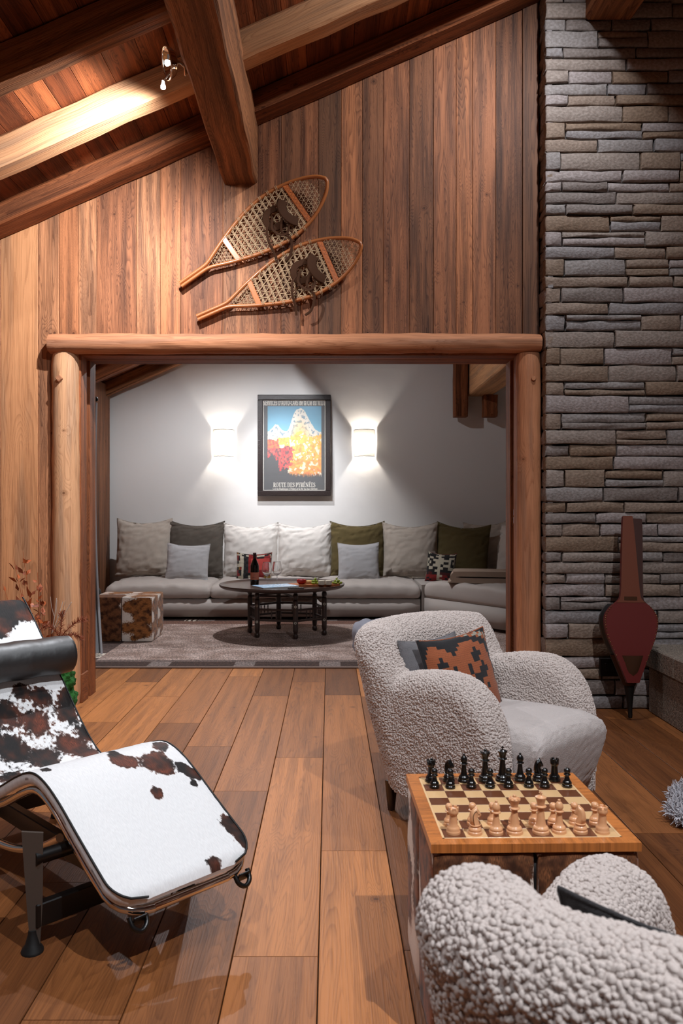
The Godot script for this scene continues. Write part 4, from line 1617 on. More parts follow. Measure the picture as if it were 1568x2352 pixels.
	var ties := [[Vector3(.70, .0, .05), Vector3(.64, -.03, .06), Vector3(.60, -.10, .06), Vector3(.585, -.19, .04), Vector3(.57, -.235, .03)], [Vector3(.75, -.03, .06), Vector3(.70, -.10, .06), Vector3(.72, -.17, .05), Vector3(.67, -.24, .04), Vector3(.62, -.255, .03)], [Vector3(.78, -.06, .05), Vector3(.735, -.12, .055), Vector3(.69, -.12, .06), Vector3(.66, -.06, .065), Vector3(.70, .0, .06)]]
	for t in ties:
		var m := MB.new()
		m.tube(curve(PackedVector3Array(t), 6), .009, 6, true, false, .25, Vector3(0, .4, 1))
		obj("tie", m, M.leather_brown, o)
	var c := copy(o, "snowshoe", "old bentwood snowshoe with rawhide lacing, the lower one nearest the log lintel", "pair of snowshoes")
	c.position = Vector3(-.82, 2.405, -4.972)
	c.rotation.z = atan2(163, 375)
	tag(o, "", "", "pair of snowshoes")


func build_bellows() -> void:
	var o := thing("bellows", "tall red and brown wooden fireplace bellows leaning on the stone chimney", "bellows", Vector3(1.735, .012, -4.595))
	o.transform = Transform3D(Basis(Vector3.RIGHT, deg_to_rad(-6.5)) * Basis(Vector3.BACK, deg_to_rad(-.5)), o.position)
	var out := curve2x([[.034, .205], [.095, .36], [.135, .455], [.152, .53], [.150, .585], [.118, .635], [.075, .67], [.058, .70], [.050, .80], [.042, .95], [.030, 1.14], [.024, 1.165]], 4)
	var poly := PackedVector2Array()
	for q in out:
		poly.append(q)
	for i in range(out.size() - 1, -1, -1):
		poly.append(Vector2(-out[i].x, out[i].y))
	for b in [[0.055, "front_board", M.bellows_red, 0.0], [-.055, "rear_board", M.bellows_dark, -.085]]:
		var m := MB.new()
		var tilt: float = b[3]
		m.extrude(poly, -.012, .012, Transform3D(Basis(Vector3.BACK, tilt), Vector3(0, 0, b[0])), 1.0)
		var p := obj(b[1], m, b[2], o)
		if b[3] == 0:
			var band := MB.new()
			band.box(Vector3(0, .685, .0685), Vector3(.075, .022, .002))
			obj("stamp", band, M.leather_brown, p)
			var handle := MB.new()
			var hp := PackedVector2Array()
			for q in out:
				if q.y > .655:
					hp.append(q)
			var full := hp.duplicate()
			for i in range(hp.size() - 1, -1, -1):
				full.append(Vector2(-hp[i].x, hp[i].y))
			handle.extrude(full, .0121, .0135, Transform3D(Basis(), Vector3(0, 0, b[0])), 1.0)
			obj("handle", handle, M.bellows_wood, p)
	# pleated leather between the boards
	var sk := MB.new()
	var pts := PackedVector3Array()
	var lay := 9
	for k in lay:
		var z := lerpf(-.045, .045, float(k) / (lay - 1))
		var f := .985 if k % 2 == 0 else .90
		for q in out:
			if q.y < .66:
				pts.append(Vector3(q.x * f, q.y, z))
	var cols := pts.size() / lay
	sk.grid(pts, lay, cols, false, false, true)
	var mir := PackedVector3Array()
	for q in pts:
		mir.append(Vector3(-q.x, q.y, q.z))
	sk.grid(mir, lay, cols)
	obj("leather_pleats", sk, M.leather, o)
	var nail := MB.new()
	nail.lathe(PackedVector2Array([Vector2(.004, 0), Vector2(.003, .002), Vector2(0, .003)]), 6, Vector3.ZERO, Basis(Vector3.RIGHT, PI / 2))
	var nm := nail.mesh()
	for i in range(3, out.size() - 1):
		if out[i].y < .64:
			for sg in [1.0, -1.0]:
				part("nail", nm, M.brass, o).position = Vector3(out[i].x * .97 * sg, out[i].y, .067)
	var neck := MB.new()
	var np := PackedVector3Array()
	for q in [[.36, .100, .086], [.28, .068, .078], [.22, .044, .060], [.185, .032, .036]]:
		for k in 16:
			var g := TAU * k / 16
			np.append(Vector3(cos(g) * q[1] * 1.02, q[0], sin(g) * q[2]))
	neck.grid(np, 4, 16, false, true, true)
	obj("neck_leather", neck, M.leather_brown, o)
	var noz := MB.new()
	noz.lathe(curve2([[.010, 0], [.012, .01], [.014, .06], [.022, .13], [.031, .195]], 4), 14)
	obj("nozzle", noz, M.iron, o)


func curve2x(c: Array, n: int) -> PackedVector2Array:
	return curve2(c, n)


func build_sconce(label: String, at: Vector3) -> void:
	var o := thing("wall_sconce", label, "wall lamp", at, 0, "lounge wall sconces")
	var plate := MB.new()
	plate.box(Vector3(0, 0, .006), Vector3(.10, .14, .012), Basis(), .003)
	obj("back_plate", plate, M.iron, o)
	var sh := MB.new()
	var pts := PackedVector3Array()
	for i in 9:
		var y := lerpf(-.165, .165, i / 8.0)
		var r := lerpf(.122, .130, i / 8.0)
		for j in 21:
			var g := PI * j / 20.0
			pts.append(Vector3(cos(g) * r, y, .012 + sin(g) * r * .82))
	sh.grid(pts, 9, 21)
	var shade := obj("shade", sh, M.sconce_shade, o)
	for y in [-.165, .165]:
		var rim := MB.new()
		var rp := PackedVector3Array()
		var r := .122 if y < 0 else .130
		for j in 21:
			var g := PI * j / 20.0
			rp.append(Vector3(cos(g) * r, y, .012 + sin(g) * r * .82))
		rim.tube(rp, .004, 6)
		obj("rim", rim, M.iron, shade)
	for sx in [-1, 1]:
		var st := MB.new()
		st.tube(PackedVector3Array([Vector3(.122 * sx, -.165, .012), Vector3(.130 * sx, .165, .012)]), .004, 6)
		obj("shade_edge", st, M.iron, shade)
	var bulb := MB.new()
	bulb.lathe(curve2([[.0, -.035], [.018, -.028], [.025, -.005], [.018, .022], [.012, .035], [.012, .05]], 4), 12, Vector3(0, 0, .06))
	obj("bulb", bulb, M.bulb, o)
	lamp_light(o, Vector3(0, -.005, .06), .6, .02, Color(1, .97, .93))


# A spotlight clamped to the side of a beam; `side` is -1 for the left face, `aim` the way its light points, `drop` moves the light to an added bulb.
func beam_lamp(label: String, at: Vector3, side: float, aim: Vector3, energy: float, half := 78.0, face := Vector3.ZERO, drop := Vector3.ZERO, soft := 1.0) -> Node3D:
	var o := thing("ceiling_spotlight", label, "spotlight", at, 0, "spotlights on the beams")
	var f := aim if face == Vector3.ZERO else face
	var b := Basis.looking_at(f, Vector3.UP if absf(f.normalized().y) < .95 else Vector3.BACK)
	var br := MB.new()
	br.box(Vector3(-side * .10, -.035, .0), Vector3(.012, .045, .15), Basis(Vector3.RIGHT, .55), .004)
	br.tube(PackedVector3Array([Vector3(-side * .10, -.03, 0), Vector3(-side * .07, .0, 0), Vector3(-side * .03, .01, 0)]), .009, 8)
	obj("bracket", br, M.chrome, o)
	var head := MB.new()
	head.lathe(curve2([[.010, .050], [.035, .046], [.060, .032], [.073, .008], [.075, .0], [.072, .001], [.056, .026], [.032, .039], [.010, .042]], 3), 28, Vector3.ZERO, b * Basis(Vector3.RIGHT, PI / 2))
	var dish := obj("reflector", head, M.chrome, o)
	var ring := MB.new()
	var rp := PackedVector3Array()
	for k in 24:
		rp.append(b * Vector3(cos(TAU * k / 24) * .075, sin(TAU * k / 24) * .075, 0))
	ring.tube(rp, .005, 8, false, true)
	obj("rim", ring, M.chrome, dish)
	var bulb := MB.new()
	bulb.lathe(curve2([[.0, -.012], [.011, -.009], [.015, 0], [.010, .016], [.008, .04]], 3), 12, Vector3.ZERO, b * Basis(Vector3.RIGHT, PI / 2))
	obj("bulb", bulb, M.bulb, o)
	if drop != Vector3.ZERO:
		var low := MB.new()
		low.lathe(curve2([[.0, -.014], [.010, -.010], [.013, 0], [.008, .014], [.006, .03]], 3), 12, drop)
		obj("added_bulb", low, M.bulb, o)  # added bulb, gives the light a place clear of the dish
		var stem := MB.new()
		stem.tube(PackedVector3Array([drop + Vector3(0, .028, 0), drop * .5 + Vector3(.03, .02, 0), Vector3(.05, .0, 0)]), .006, 8)
		obj("stem", stem, M.chrome, o)
	spot_light(o, aim, energy, half, .02, soft)
	o.get_node("light").position = drop
	return o


# ---------------------------------------------------------------- the lounge
func poster_print() -> ImageTexture:
	var n1 := noise(FastNoiseLite.TYPE_SIMPLEX_SMOOTH, 5.0, 4, 21)
	var n2 := noise(FastNoiseLite.TYPE_SIMPLEX_SMOOTH, 11.0, 3, 22)
	var ridge := func(x: float) -> float:
		var h := .34 - .10 * exp(-pow((x - .16) / .10, 2)) - .20 * exp(-pow((x - .50) / .09, 2)) - .25 * exp(-pow((x - .63) / .11, 2)) - .12 * exp(-pow((x - .76) / .12, 2))
		return h + .015 * n2.get_noise_2d(x * 3, 1.0)
	return picture(320, 480, func(u: float, v: float) -> Color:
		var a := n1.get_noise_2d(u * 1.4, v * 1.6)
		var b := n2.get_noise_2d(u * 1.2 + 5, v * 1.5)
		var top: float = ridge.call(u)
		if v < top:
			return Color(.30, .55, .66).lerp(Color(.40, .66, .74), v / .35 + a * .1)
		if v < .44 + .05 * a - .06 * u and v < top + .30:
			var snow := Color(.86, .82, .76)
			if b > .16 and v > top + .02:
				snow = Color(.45, .55, .60) if b > .28 else Color(.72, .68, .64)
			return snow.lerp(Color(.90, .66, .34), clampf((v - top - .10) * 3.2, 0, 1))
		var cliff := .48 + .05 * sin(u * 16) + .10 * clampf((u - .18) * 3, 0, 1)
		if u < .20 + .04 * a and v > .32 and v < .55:
			return Color(.88, .42, .10).lerp(Color(.70, .20, .08), clampf(b * 2 + .3, 0, 1))
		if u + .35 * (v - .5) < .52 + .06 * b - .2 * absf(v - .72) and v > .53 + .04 * a:
			if v > .80 + .12 * b or (u < .2 and v > .66 + .1 * a):
				return Color(.12, .10, .10)
			if a + b > .12:
				return Color(.78, .12, .10)
			return Color(.42, .10, .09) if b < -.1 else Color(.86, .30, .22)
		if v > .90 - .16 * maxf(0.0, .55 - u) + .05 * n2.get_noise_2d(u * 9, 3.0):
			return Color(.12, .10, .11)
		var yel := Color(.93, .72, .22).lerp(Color(.86, .45, .10), clampf(v * 1.3 - .45 + b * .8, 0, 1))
		if a + b * .6 > .22:
			yel = Color(.93, .84, .72)
		return yel)


func letters(text: String, size: float, at: Vector3, m: Material, parent: Node, wide := 0.0, face := "Droid Serif", bold := true) -> void:
	var t := TextMesh.new()
	var f := SystemFont.new()
	f.font_names = PackedStringArray([face])
	f.font_weight = 700 if bold else 400
	t.font = f
	t.text = text
	t.font_size = 32
	t.pixel_size = size / 32.0
	t.depth = .001
	t.curve_step = 2.0
	var o := part("lettering", t, m, parent)
	o.position = at
	if wide > 0:
		var w := t.get_aabb().size.x
		o.scale.x = wide / maxf(w, .001)


func build_poster() -> void:
	var o := thing("framed_poster", "framed vintage mountain travel poster between the two lounge wall lamps", "picture", Vector3(-.433, 2.0, -9.895))
	var W := .905
	var H := 1.25
	for k in 4:
		var m := MB.new()
		var hz := k % 2 == 0
		var L := W if hz else H
		var off := (H if hz else W) / 2 - .032
		m.box(Vector3.ZERO, Vector3(L - (0.0 if hz else .128), .064, .04), Basis(), .006)
		var p := obj("frame_side", m, M.poster_frame, o)
		p.rotation.z = k * PI / 2
		p.position = Vector3(0, -off, .045).rotated(Vector3.BACK, k * PI / 2)
	var bk := MB.new()
	bk.box(Vector3(0, 0, .020), Vector3(W - .1, H - .1, .03))
	obj("black_border", bk, M.poster_black, o)
	var line := MB.new()
	for k in 4:
		var hz := k % 2 == 0
		var L := (W - .135) if hz else (H - .135)
		line.box(Vector3(0, -((H if hz else W) / 2 - .072), .0365).rotated(Vector3.BACK, k * PI / 2), Vector3(L, .007, .001), Basis(Vector3.BACK, k * PI / 2))
	obj("white_line", line, M.poster_white, o)
	var pr := MB.new()
	pr.quad(Vector3(-.33, -.46, .0365), Vector3(.335, -.46, .0365), Vector3(.335, .485, .0365), Vector3(-.33, .485, .0365), Vector2(0, 1), Vector2(1, 1), Vector2(1, 0), Vector2(0, 0))
	obj("print", pr, M.poster_print, o)
	letters("SERVICES D'AUTO-CARS de la Cie du MIDI", .09, Vector3(0, .527, .037), M.poster_white, o, .76, "Droid Sans")
	letters("ROUTE DES PYRÉNÉES", .075, Vector3(.0, -.490, .037), M.poster_white, o, .52)
	letters("Le Col d'Aubisque (1710m) et le Pic du Ger (2613m)", .042, Vector3(.01, -.540, .037), M.poster_white, o, .55, "Droid Sans")
	var gl := MB.new()
	gl.box(Vector3(0, 0, .043), Vector3(W - .125, H - .125, .002))
	obj("glazing", gl, M.pane, o)


func build_sofa() -> void:
	var o := thing("sofa", "long low sofa with pale linen seat cushions along the lounge wall", "sofa", Vector3(-.72, 0, -9.22))
	var base := soft_box(Vector3(3.42, .20, 1.20), .018, .2)
	var b := obj("base", base, M.sofa_cover, o)
	b.position = Vector3(0, .142, 0)
	for x in [-1.6, -.5, .5, 1.6]:
		for z in [-.5, .45]:
			var f := MB.new()
			f.box(Vector3(x, .021, z), Vector3(.08, .042, .08))
			obj("foot", f, M.rubber, o)
	var ns := noise(FastNoiseLite.TYPE_SIMPLEX_SMOOTH, 3.0, 3, 9)
	var w := 3.42 / 3
	for i in 3:
		var shape := func(p: Vector3) -> Vector3:
			var q := p
			if p.y > 0:
				q.y += .028 * (1 - pow(absf(p.x) / (w / 2), 3.0)) + .016 * ns.get_noise_2d((p.x + i * 1.3) * 2.2, p.z * 1.4) - .022 * smoothstep(.35, .6, p.z)
			return q
		var c := soft_box(Vector3(w + .01, .155, 1.22), .055, .035, shape, func(p: Vector3) -> float: return .006 * ns.get_noise_3d(p.x * 4 + i, p.y * 3, p.z * 4))
		var q := obj("seat_cushion", c, M.sofa_cover, o)
		q.position = Vector3((i - 1) * w, .318, .01)
	# the angled end piece
	var e := thing("sofa_end_section", "angled right end section of the pale linen sofa", "sofa", Vector3(1.80, 0, -8.37), deg_to_rad(-55))
	var eb := obj("base", soft_box(Vector3(1.30, .22, 1.0), .018, .2), M.sofa_cover, e)
	eb.position = Vector3(0, .152, 0)
	var ec := soft_box(Vector3(1.32, .17, 1.02), .06, .04, func(p: Vector3) -> Vector3: return p + Vector3(0, (.03 * (1 - pow(absf(p.x) / .66, 3.0)) + .016 * ns.get_noise_2d(p.x * 2.2, p.z * 1.4)) if p.y > 0 else 0.0, 0))
	var eq := obj("seat_cushion", ec, M.sofa_cover, e)
	eq.position = Vector3(0, .335, 0)
	var wd := MB.new()
	wd.extrude(PackedVector2Array([Vector2(1.0, 8.64), Vector2(1.80, 9.20), Vector2(2.7, 9.82), Vector2(1.0, 9.82)]), .05, .39, e.transform.affine_inverse() * Transform3D(Basis(Vector3.RIGHT, -PI / 2), Vector3.ZERO))
	obj("corner_block", wd, M.sofa_cover, e)
	for x in [-.55, .55]:
		for z in [-.4, .4]:
			var f := MB.new()
			f.box(Vector3(x, .021, z), Vector3(.08, .042, .08))
			obj("foot", f, M.rubber, e)
	# cushions: [name, label, x, y, z, w, h, t, material, turn, tilt, roll, group]
	var yb := .745
	var cs := [
		["back_cushion", "large beige linen cushion at the left end of the sofa", -2.21, yb + .015, -9.50, .66, .70, .20, "linen_beige", .03, -.16, .0],
		["back_cushion", "dark grey linen back cushion behind the small pale grey one", -1.585, yb - .01, -9.50, .66, .69, .19, "linen_dark_grey", .0, -.17, -.01],
		["back_cushion", "white linen back cushion behind the red kilim cushion", -.935, yb - .02, -9.50, .66, .67, .21, "linen_white", .0, -.17, .01],
		["back_cushion", "white linen back cushion between the red kilim and the olive cushion", -.295, yb - .02, -9.50, .655, .67, .22, "linen_white", -.02, -.17, .0],
		["back_cushion", "olive velvet back cushion behind a small pale cushion", .335, yb - .01, -9.50, .655, .68, .20, "linen_olive", .0, -.17, .0],
		["back_cushion", "beige linen back cushion right of the olive velvet cushion", .965, yb - .015, -9.48, .66, .67, .21, "linen_beige", .0, -.18, .0],
		["back_cushion", "brownish olive back cushion behind the black and red kilim cushion", 1.57, yb - .02, -9.45, .64, .66, .20, "linen_olive", -.25, -.2, -.06],
		["back_cushion", "beige cushion tucked in the corner behind the brownish olive one", 1.93, yb + .01, -9.62, .62, .66, .18, "linen_beige", -.5, -.16, .1],
		["back_cushion", "large cream cushion on the angled sofa end beside the folded throw", 2.20, yb - .02, -9.02, .70, .66, .24, "linen_white", -.85, -.2, .03],
		["small_cushion", "small pale grey linen cushion in front of the dark grey one", -1.625, .60, -9.14, .49, .45, .14, "linen_pale_grey", .03, -.28, -.03],
		["small_cushion", "small pale grey cushion in front of the olive velvet one", .335, .605, -9.14, .475, .46, .14, "linen_pale_grey", .0, -.28, .01],
		["kilim_cushion", "small red and cream kilim cushion behind the wine bottle", -.865, .545, -9.17, .41, .35, .12, "kilim_red", .0, -.25, .0],
		["kilim_cushion", "small black and red kilim cushion with hooked motifs on the sofa corner", 1.275, .545, -9.12, .33, .36, .12, "kilim_dark", -.2, -.3, -.08],
	]
	var i := 0
	for c in cs:
		i += 1
		cushion(c[0], c[1], c[5], c[6], c[7], M[c[8]], Vector3(c[2], c[3], c[4]), c[9], c[10], c[11], 100 + i * 7, .020 if c[0] == "back_cushion" else .009, .05 if c[0] == "back_cushion" else .02, "sofa cushions", 36)
	# folded throw
	var th := thing("folded_throw", "folded taupe throw lying on the angled end of the sofa", "throw", Vector3(1.76, .452, -8.36), deg_to_rad(-10))
	var prof := [[-.44, .0], [.42, .0], [.43, .025], [.42, .050], [-.36, .053], [-.385, .060], [-.36, .067], [.42, .064], [.43, .09], [.42, .115], [-.37, .118], [-.45, .105], [-.485, .06], [-.47, .02]]
	var pc := PackedVector3Array()
	for q in prof:
		pc.append(Vector3(q[0], q[1], 0))
	var flat := PackedVector2Array()
	for q in curve(pc, 4, true):
		flat.append(Vector2(q.x, q.y))
	var m := MB.new()
	m.extrude(flat, -.22, .22)
	obj("cloth", m, M["throw"], th)


func build_table() -> void:
	var C := Vector3(-.455, .012, -7.68)
	var o := thing("tray_table", "round dark carved tray table on a folding stand of turned legs", "table", C)
	var top := MB.new()
	top.lathe(PackedVector2Array([Vector2(.30, .446), Vector2(.53, .446), Vector2(.575, .452), Vector2(.597, .466), Vector2(.603, .483), Vector2(.600, .487), Vector2(.594, .486), Vector2(.580, .470), Vector2(.560, .4645), Vector2(0, .4640)]), 64)
	obj("tray", top, M.table_top, o)
	var leg := MB.new()
	leg.lathe(curve2([[.017, 0], [.024, .012], [.024, .035], [.017, .045], [.019, .055], [.024, .085], [.0235, .20], [.024, .33], [.0225, .355], [.017, .365], [.020, .375], [.0245, .39], [.022, .41], [.016, .418], [.021, .428], [.021, .446]], 3), 14)
	var lm := leg.mesh()
	var legs := []
	var legs_made := []
	for k in 6:
		var g := TAU * k / 6 + .26
		legs.append(Vector3(cos(g) * .375 + .045, 0, sin(g) * .32))
		var p := part("leg", lm, M.table_wood, o)
		p.position = legs[k]
		legs_made.append(p)
	var pearl := MB.new()
	for y in [.15, .30]:
		for j in 8:
			var a := TAU * j / 8
			pearl.box(Vector3(cos(a) * .009, y + sin(a) * .009, .0235), Vector3(.004, .006, .002), Basis(Vector3.BACK, a))
	var pm := pearl.mesh()
	for k in 3:
		part("pearl_inlay", pm, M.pearl, legs_made[k])
	for k in 6:
		var a: Vector3 = legs[k]
		var b: Vector3 = legs[(k + 1) % 6]
		for y in [.165, .265]:
			var m := MB.new()
			timber(m, a + Vector3(0, y, 0), b + Vector3(0, y, 0), Vector3.UP, .014, .02, .003)
			obj("stretcher", m, M.table_wood, o)
		var sp := MB.new()
		for j in 3:
			var q := a.lerp(b, .38 + .12 * j)
			sp.lathe(PackedVector2Array([Vector2(.003, .175), Vector2(.007, .195), Vector2(.004, .205), Vector2(.008, .215), Vector2(.004, .225), Vector2(.007, .24), Vector2(.003, .257)]), 8, q)
		obj("spindles", sp, M.table_wood, o)
	for k in 3:
		var m := MB.new()
		var a: Vector3 = legs[k]
		var b: Vector3 = legs[k + 3]
		timber(m, a + Vector3(0, .36 + .02 * k, 0), b + Vector3(0, .36 + .02 * k, 0), Vector3.UP, .012, .018, .003)
		obj("brace", m, M.table_wood, o)
	var ty := .4765
	# wine bottle
	var bt := thing("wine_bottle", "dark red wine bottle with pinkish label on the tray table", "bottle", Vector3(-.725, ty, -7.74))
	var m := MB.new()
	m.lathe(curve2([[.001, .008], [.030, .004], [.038, .0], [.041, .008], [.0415, .03], [.0415, .175], [.038, .20], [.024, .235], [.0155, .26], [.0145, .30], [.0155, .302], [.0155, .312], [.012, .314], [0, .314]], 4), 24)
	var glassy := obj("bottle", m, M.bottle, bt)
	m = MB.new()
	m.lathe(PackedVector2Array([Vector2(.0160, .236 + .02), Vector2(.0152, .27), Vector2(.0152, .300), Vector2(.0164, .303), Vector2(.0164, .3135), Vector2(.0, .3155)]), 20)
	obj("capsule", m, M.capsule, glassy)
	m = MB.new()
	m.lathe(PackedVector2Array([Vector2(.0421, .055), Vector2(.0421, .125)]), 28)
	var lab := obj("paper_label", m, M.paper_label, bt)
	var lines := MB.new()
	for k in 3:
		lines.box(Vector3(-.004 + .003 * k, .075 + .017 * k, .0425), Vector3(.03 - .006 * k, .0025, .001))
	obj("print_lines", lines, M.table_wood, lab)
	# glasses
	for g in [[Vector3(-.600, ty, -7.66), "empty balloon wine glass next to the bottle on the tray table"], [Vector3(-.508, ty, -7.75), "empty wine glass, the one farther from the bottle on the tray table"]]:
		var w := thing("wine_glass", g[1], "glass", g[0], 0, "wine glasses")
		m = MB.new()
		m.lathe(curve2([[.036, 0], [.036, .002], [.010, .005], [.004, .012], [.0036, .08], [.008, .092], [.030, .108], [.046, .135], [.048, .155], [.043, .19], [.036, .225], [.0352, .2255], [.0345, .2245], [.0415, .19], [.0465, .155], [.0445, .135], [.0285, .110], [.006, .0965], [0, .096]], 4), 28)
		obj("bowl_and_stem", m, M.glass, w)
	# picture book
	var bk := thing("picture_book", "large picture book with a pale blue snowy cover on the tray table", "book", Vector3(-.50, ty, -7.42), deg_to_rad(28))
	m = MB.new()
	m.box(Vector3(0, .0125, 0), Vector3(.355, .021, .255), Basis(), .001)
	obj("pages", m, M.paper, bk)
	for y in [.001, .0245]:
		m = MB.new()
		m.box(Vector3(0, y, 0), Vector3(.365, .003, .265), Basis(), .001)
		obj("cover", m, M.book_cover if y > .01 else M.paper, bk)
	# slim dark remote control beside it
	var rc := thing("remote_control", "slim grey remote control beside the picture book", "remote control", Vector3(-.31, ty, -7.36), deg_to_rad(8))
	m = MB.new()
	m.box(Vector3(0, .008, 0), Vector3(.15, .014, .04), Basis(), .004)
	obj("case", m, M.steel, rc)
	m = MB.new()
	for k in 5:
		m.box(Vector3(-.05 + .025 * k, .016, 0), Vector3(.008, .003, .008), Basis(), .001)
	obj("buttons", m, M.black_plastic, rc)
	# cutting board with food
	var cb := thing("cutting_board", "light wooden cutting board with handle holding fruit and cheese", "cutting board", Vector3(-.17, ty, -7.66), deg_to_rad(12))
	m = MB.new()
	m.extrude(PackedVector2Array([Vector2(-.19, -.10), Vector2(.25, -.10), Vector2(.26, -.09), Vector2(.26, .09), Vector2(.25, .10), Vector2(-.19, .10), Vector2(-.215, .07), Vector2(-.225, .03), Vector2(-.33, .026), Vector2(-.345, 0), Vector2(-.33, -.026), Vector2(-.225, -.03), Vector2(-.215, -.07)]), 0, .02, Transform3D(Basis(Vector3.RIGHT, -PI / 2), Vector3.ZERO), 2.0)
	obj("board", m, M.board_wood, cb)
	var by := ty + .0205
	var pg := thing("pomegranate_half", "cut red pomegranate half on the cutting board", "fruit", Vector3(-.265, by, -7.62))
	m = MB.new()
	m.lathe(curve2([[.0, 0], [.025, .002], [.043, .018], [.046, .038], [.042, .046], [.030, .045], [.0, .040]], 4), 22)
	obj("rind", m, M.pomegranate, pg)
	m = MB.new()
	for k in 26:
		var a := rng.randf() * TAU
		var r := sqrt(rng.randf()) * .034
		m.lathe(PackedVector2Array([Vector2(0, -.005), Vector2(.005, -.001), Vector2(.005, .002), Vector2(0, .006)]), 6, Vector3(cos(a) * r, .045, sin(a) * r))
	obj("seeds", m, M.pom_seed, pg)
	var grape := MB.new()
	grape.lathe(curve2([[0, -.0125], [.008, -.009], [.0105, 0], [.008, .009], [0, .0125]], 3), 12)
	var gm := grape.mesh()
	for b in [[Vector3(-.135, by, -7.62), 20, "bunch of green grapes beside the cheese, the larger one near the pomegranate"], [Vector3(.075, by, -7.64), 13, "small bunch of green grapes at the right end of the cutting board"]]:
		var gb := thing("grape_bunch", b[2], "grapes", b[0], 0, "grape bunches")
		for k in b[1]:
			var lay: int = 0 if k < b[1] * .55 else (1 if k < b[1] * .88 else 2)
			var a: float = k * 2.4
			var r: float = [.034, .022, .008][lay] * (.5 + .5 * rng.randf())
			var p := part("grape", gm, M.grape if k % 3 else M.grape2, gb)
			p.position = Vector3(cos(a) * r * 1.2, .0115 + lay * .019, sin(a) * r)
			p.rotation = Vector3(rng.randf() * 2, rng.randf() * 3, rng.randf() * 2)
		var st := MB.new()
		st.tube(PackedVector3Array([Vector3(0, .045, 0), Vector3(.006, .065, .004), Vector3(.02, .074, .0)]), .002, 5)
		obj("stem", st, M.leather_brown, gb)
	var i := 0
	for c in [[Vector3(-.073, by, -7.56), "round white rind cheese on the cutting board, nearer the large grapes"], [Vector3(-.008, by, -7.565), "round white rind cheese next to the small grapes"]]:
		var ch := thing("goat_cheese", c[1], "cheese", c[0], i * .7, "small cheeses")
		m = MB.new()
		m.lathe(PackedVector2Array([Vector2(.029, 0), Vector2(.032, .004), Vector2(.032, .038), Vector2(.029, .042), Vector2(0, .0425)]), 22)
		obj("rind", m, M.cheese, ch)
		i += 1
	var br := thing("bread_piece", "torn piece of pale bread behind the pomegranate", "bread", Vector3(-.19, by, -7.70))
	var ns := noise(FastNoiseLite.TYPE_SIMPLEX_SMOOTH, 30.0, 2, 3)
	var bm := soft_box(Vector3(.10, .03, .05), .014, .008, null, func(p: Vector3) -> float: return .005 * ns.get_noise_3d(p.x, p.y, p.z))
	var bp := obj("crumb", bm, M.bread, br)
	bp.position.y = .016


func build_lounge_rest() -> void:
	# rug
	var o := thing("rug", "large brown and grey woven rug with ladder motifs on the lounge floor", "rug", Vector3(-.2, 0, -7.4))
	var m := MB.new()
	m.quad(Vector3(-1.95, .012, 1.32), Vector3(1.95, .012, 1.32), Vector3(1.95, .012, -1.30), Vector3(-1.95, .012, -1.30), Vector2(0, 1), Vector2(1, 1), Vector2(1, 0), Vector2(0, 0))
	m.box(Vector3(0, .0058, .01), Vector3(3.9, .0116, 2.62))
	obj("pile", m, M.rug, o)
	var sel := MB.new()
	for z in [1.318, -1.298]:
		sel.tube(PackedVector3Array([Vector3(-1.95, .008, z), Vector3(0, .008, z), Vector3(1.95, .008, z)]), .007, 6)
	obj("selvedge", sel, M.rug_edge, o)
	hide_cube("hide_pouf", "tan and white cowhide cube pouf on the rug beside the left door jamb", Vector3(-1.88, .012, -7.46), .0, Vector3(.55, .405, .50), [M.hide_e, M.hide_d, M.hide_d, M.hide_d, M.hide_d, M.hide_e, M.hide_d, M.hide_d])
	# curtain
	var c := thing("curtain", "pale grey curtain hanging inside the lounge by the left jamb", "curtain", Vector3(-2.07, 0, -6.55))
	var pts := PackedVector3Array()
	for i in 24:
		var f := i / 23.0
		for j in 60:
			var u := j / 59.0
			var gather := 1.0 - .18 * sin(f * PI)
			pts.append(Vector3((u - .5) * .33 * gather + .05 * (1 - f), .03 + f * 2.06, .035 * sin(u * 34 + f * .6) * (1.1 - .5 * f)))
	m = MB.new()
	m.grid(pts, 24, 60, false, false, true)
	obj("cloth", m, M.curtain, c)
	m = MB.new()
	m.tube(PackedVector3Array([Vector3(-.6, 2.12, 0), Vector3(.13, 2.12, 0)]), .011, 10)
	m.lathe(curve2([[0, -.022], [.016, -.016], [.022, 0], [.016, .016], [0, .022]], 3), 14, Vector3(.15, 2.12, 0))
	obj("rod", m, M.iron, c)
	# round black loudspeaker and knob near the jamb
	var sp := thing("floor_speaker", "round black loudspeaker half hidden behind the left jamb", "speaker", Vector3(-2.36, 0, -7.95))
	m = MB.new()
	m.lathe(curve2([[.0, .29], [.045, .30], [.075, .33], [.083, .37], [.075, .41], [.045, .44], [0, .45]], 4), 24)
	obj("ball", m, M.black_plastic, sp)
	m = MB.new()
	m.lathe(PackedVector2Array([Vector2(.12, 0), Vector2(.12, .015), Vector2(.02, .03), Vector2(.018, .30)]), 20)
	obj("stand", m, M.black_plastic, sp)
	# grey floor cushion behind the armchair
	var fc := thing("floor_cushion", "tufted grey floor cushion on the lounge rug behind the armchair", "floor cushion", Vector3(.62, .16, -6.45), .2)
	var ns := noise(FastNoiseLite.TYPE_SIMPLEX_SMOOTH, 7.0, 3, 44)
	var fm := soft_box(Vector3(.80, .30, .60), .11, .025, null, func(p: Vector3) -> float: return .030 * ns.get_noise_3d(p.x, p.y, p.z))
	obj("cover", fm, M.floor_cushion, fc)


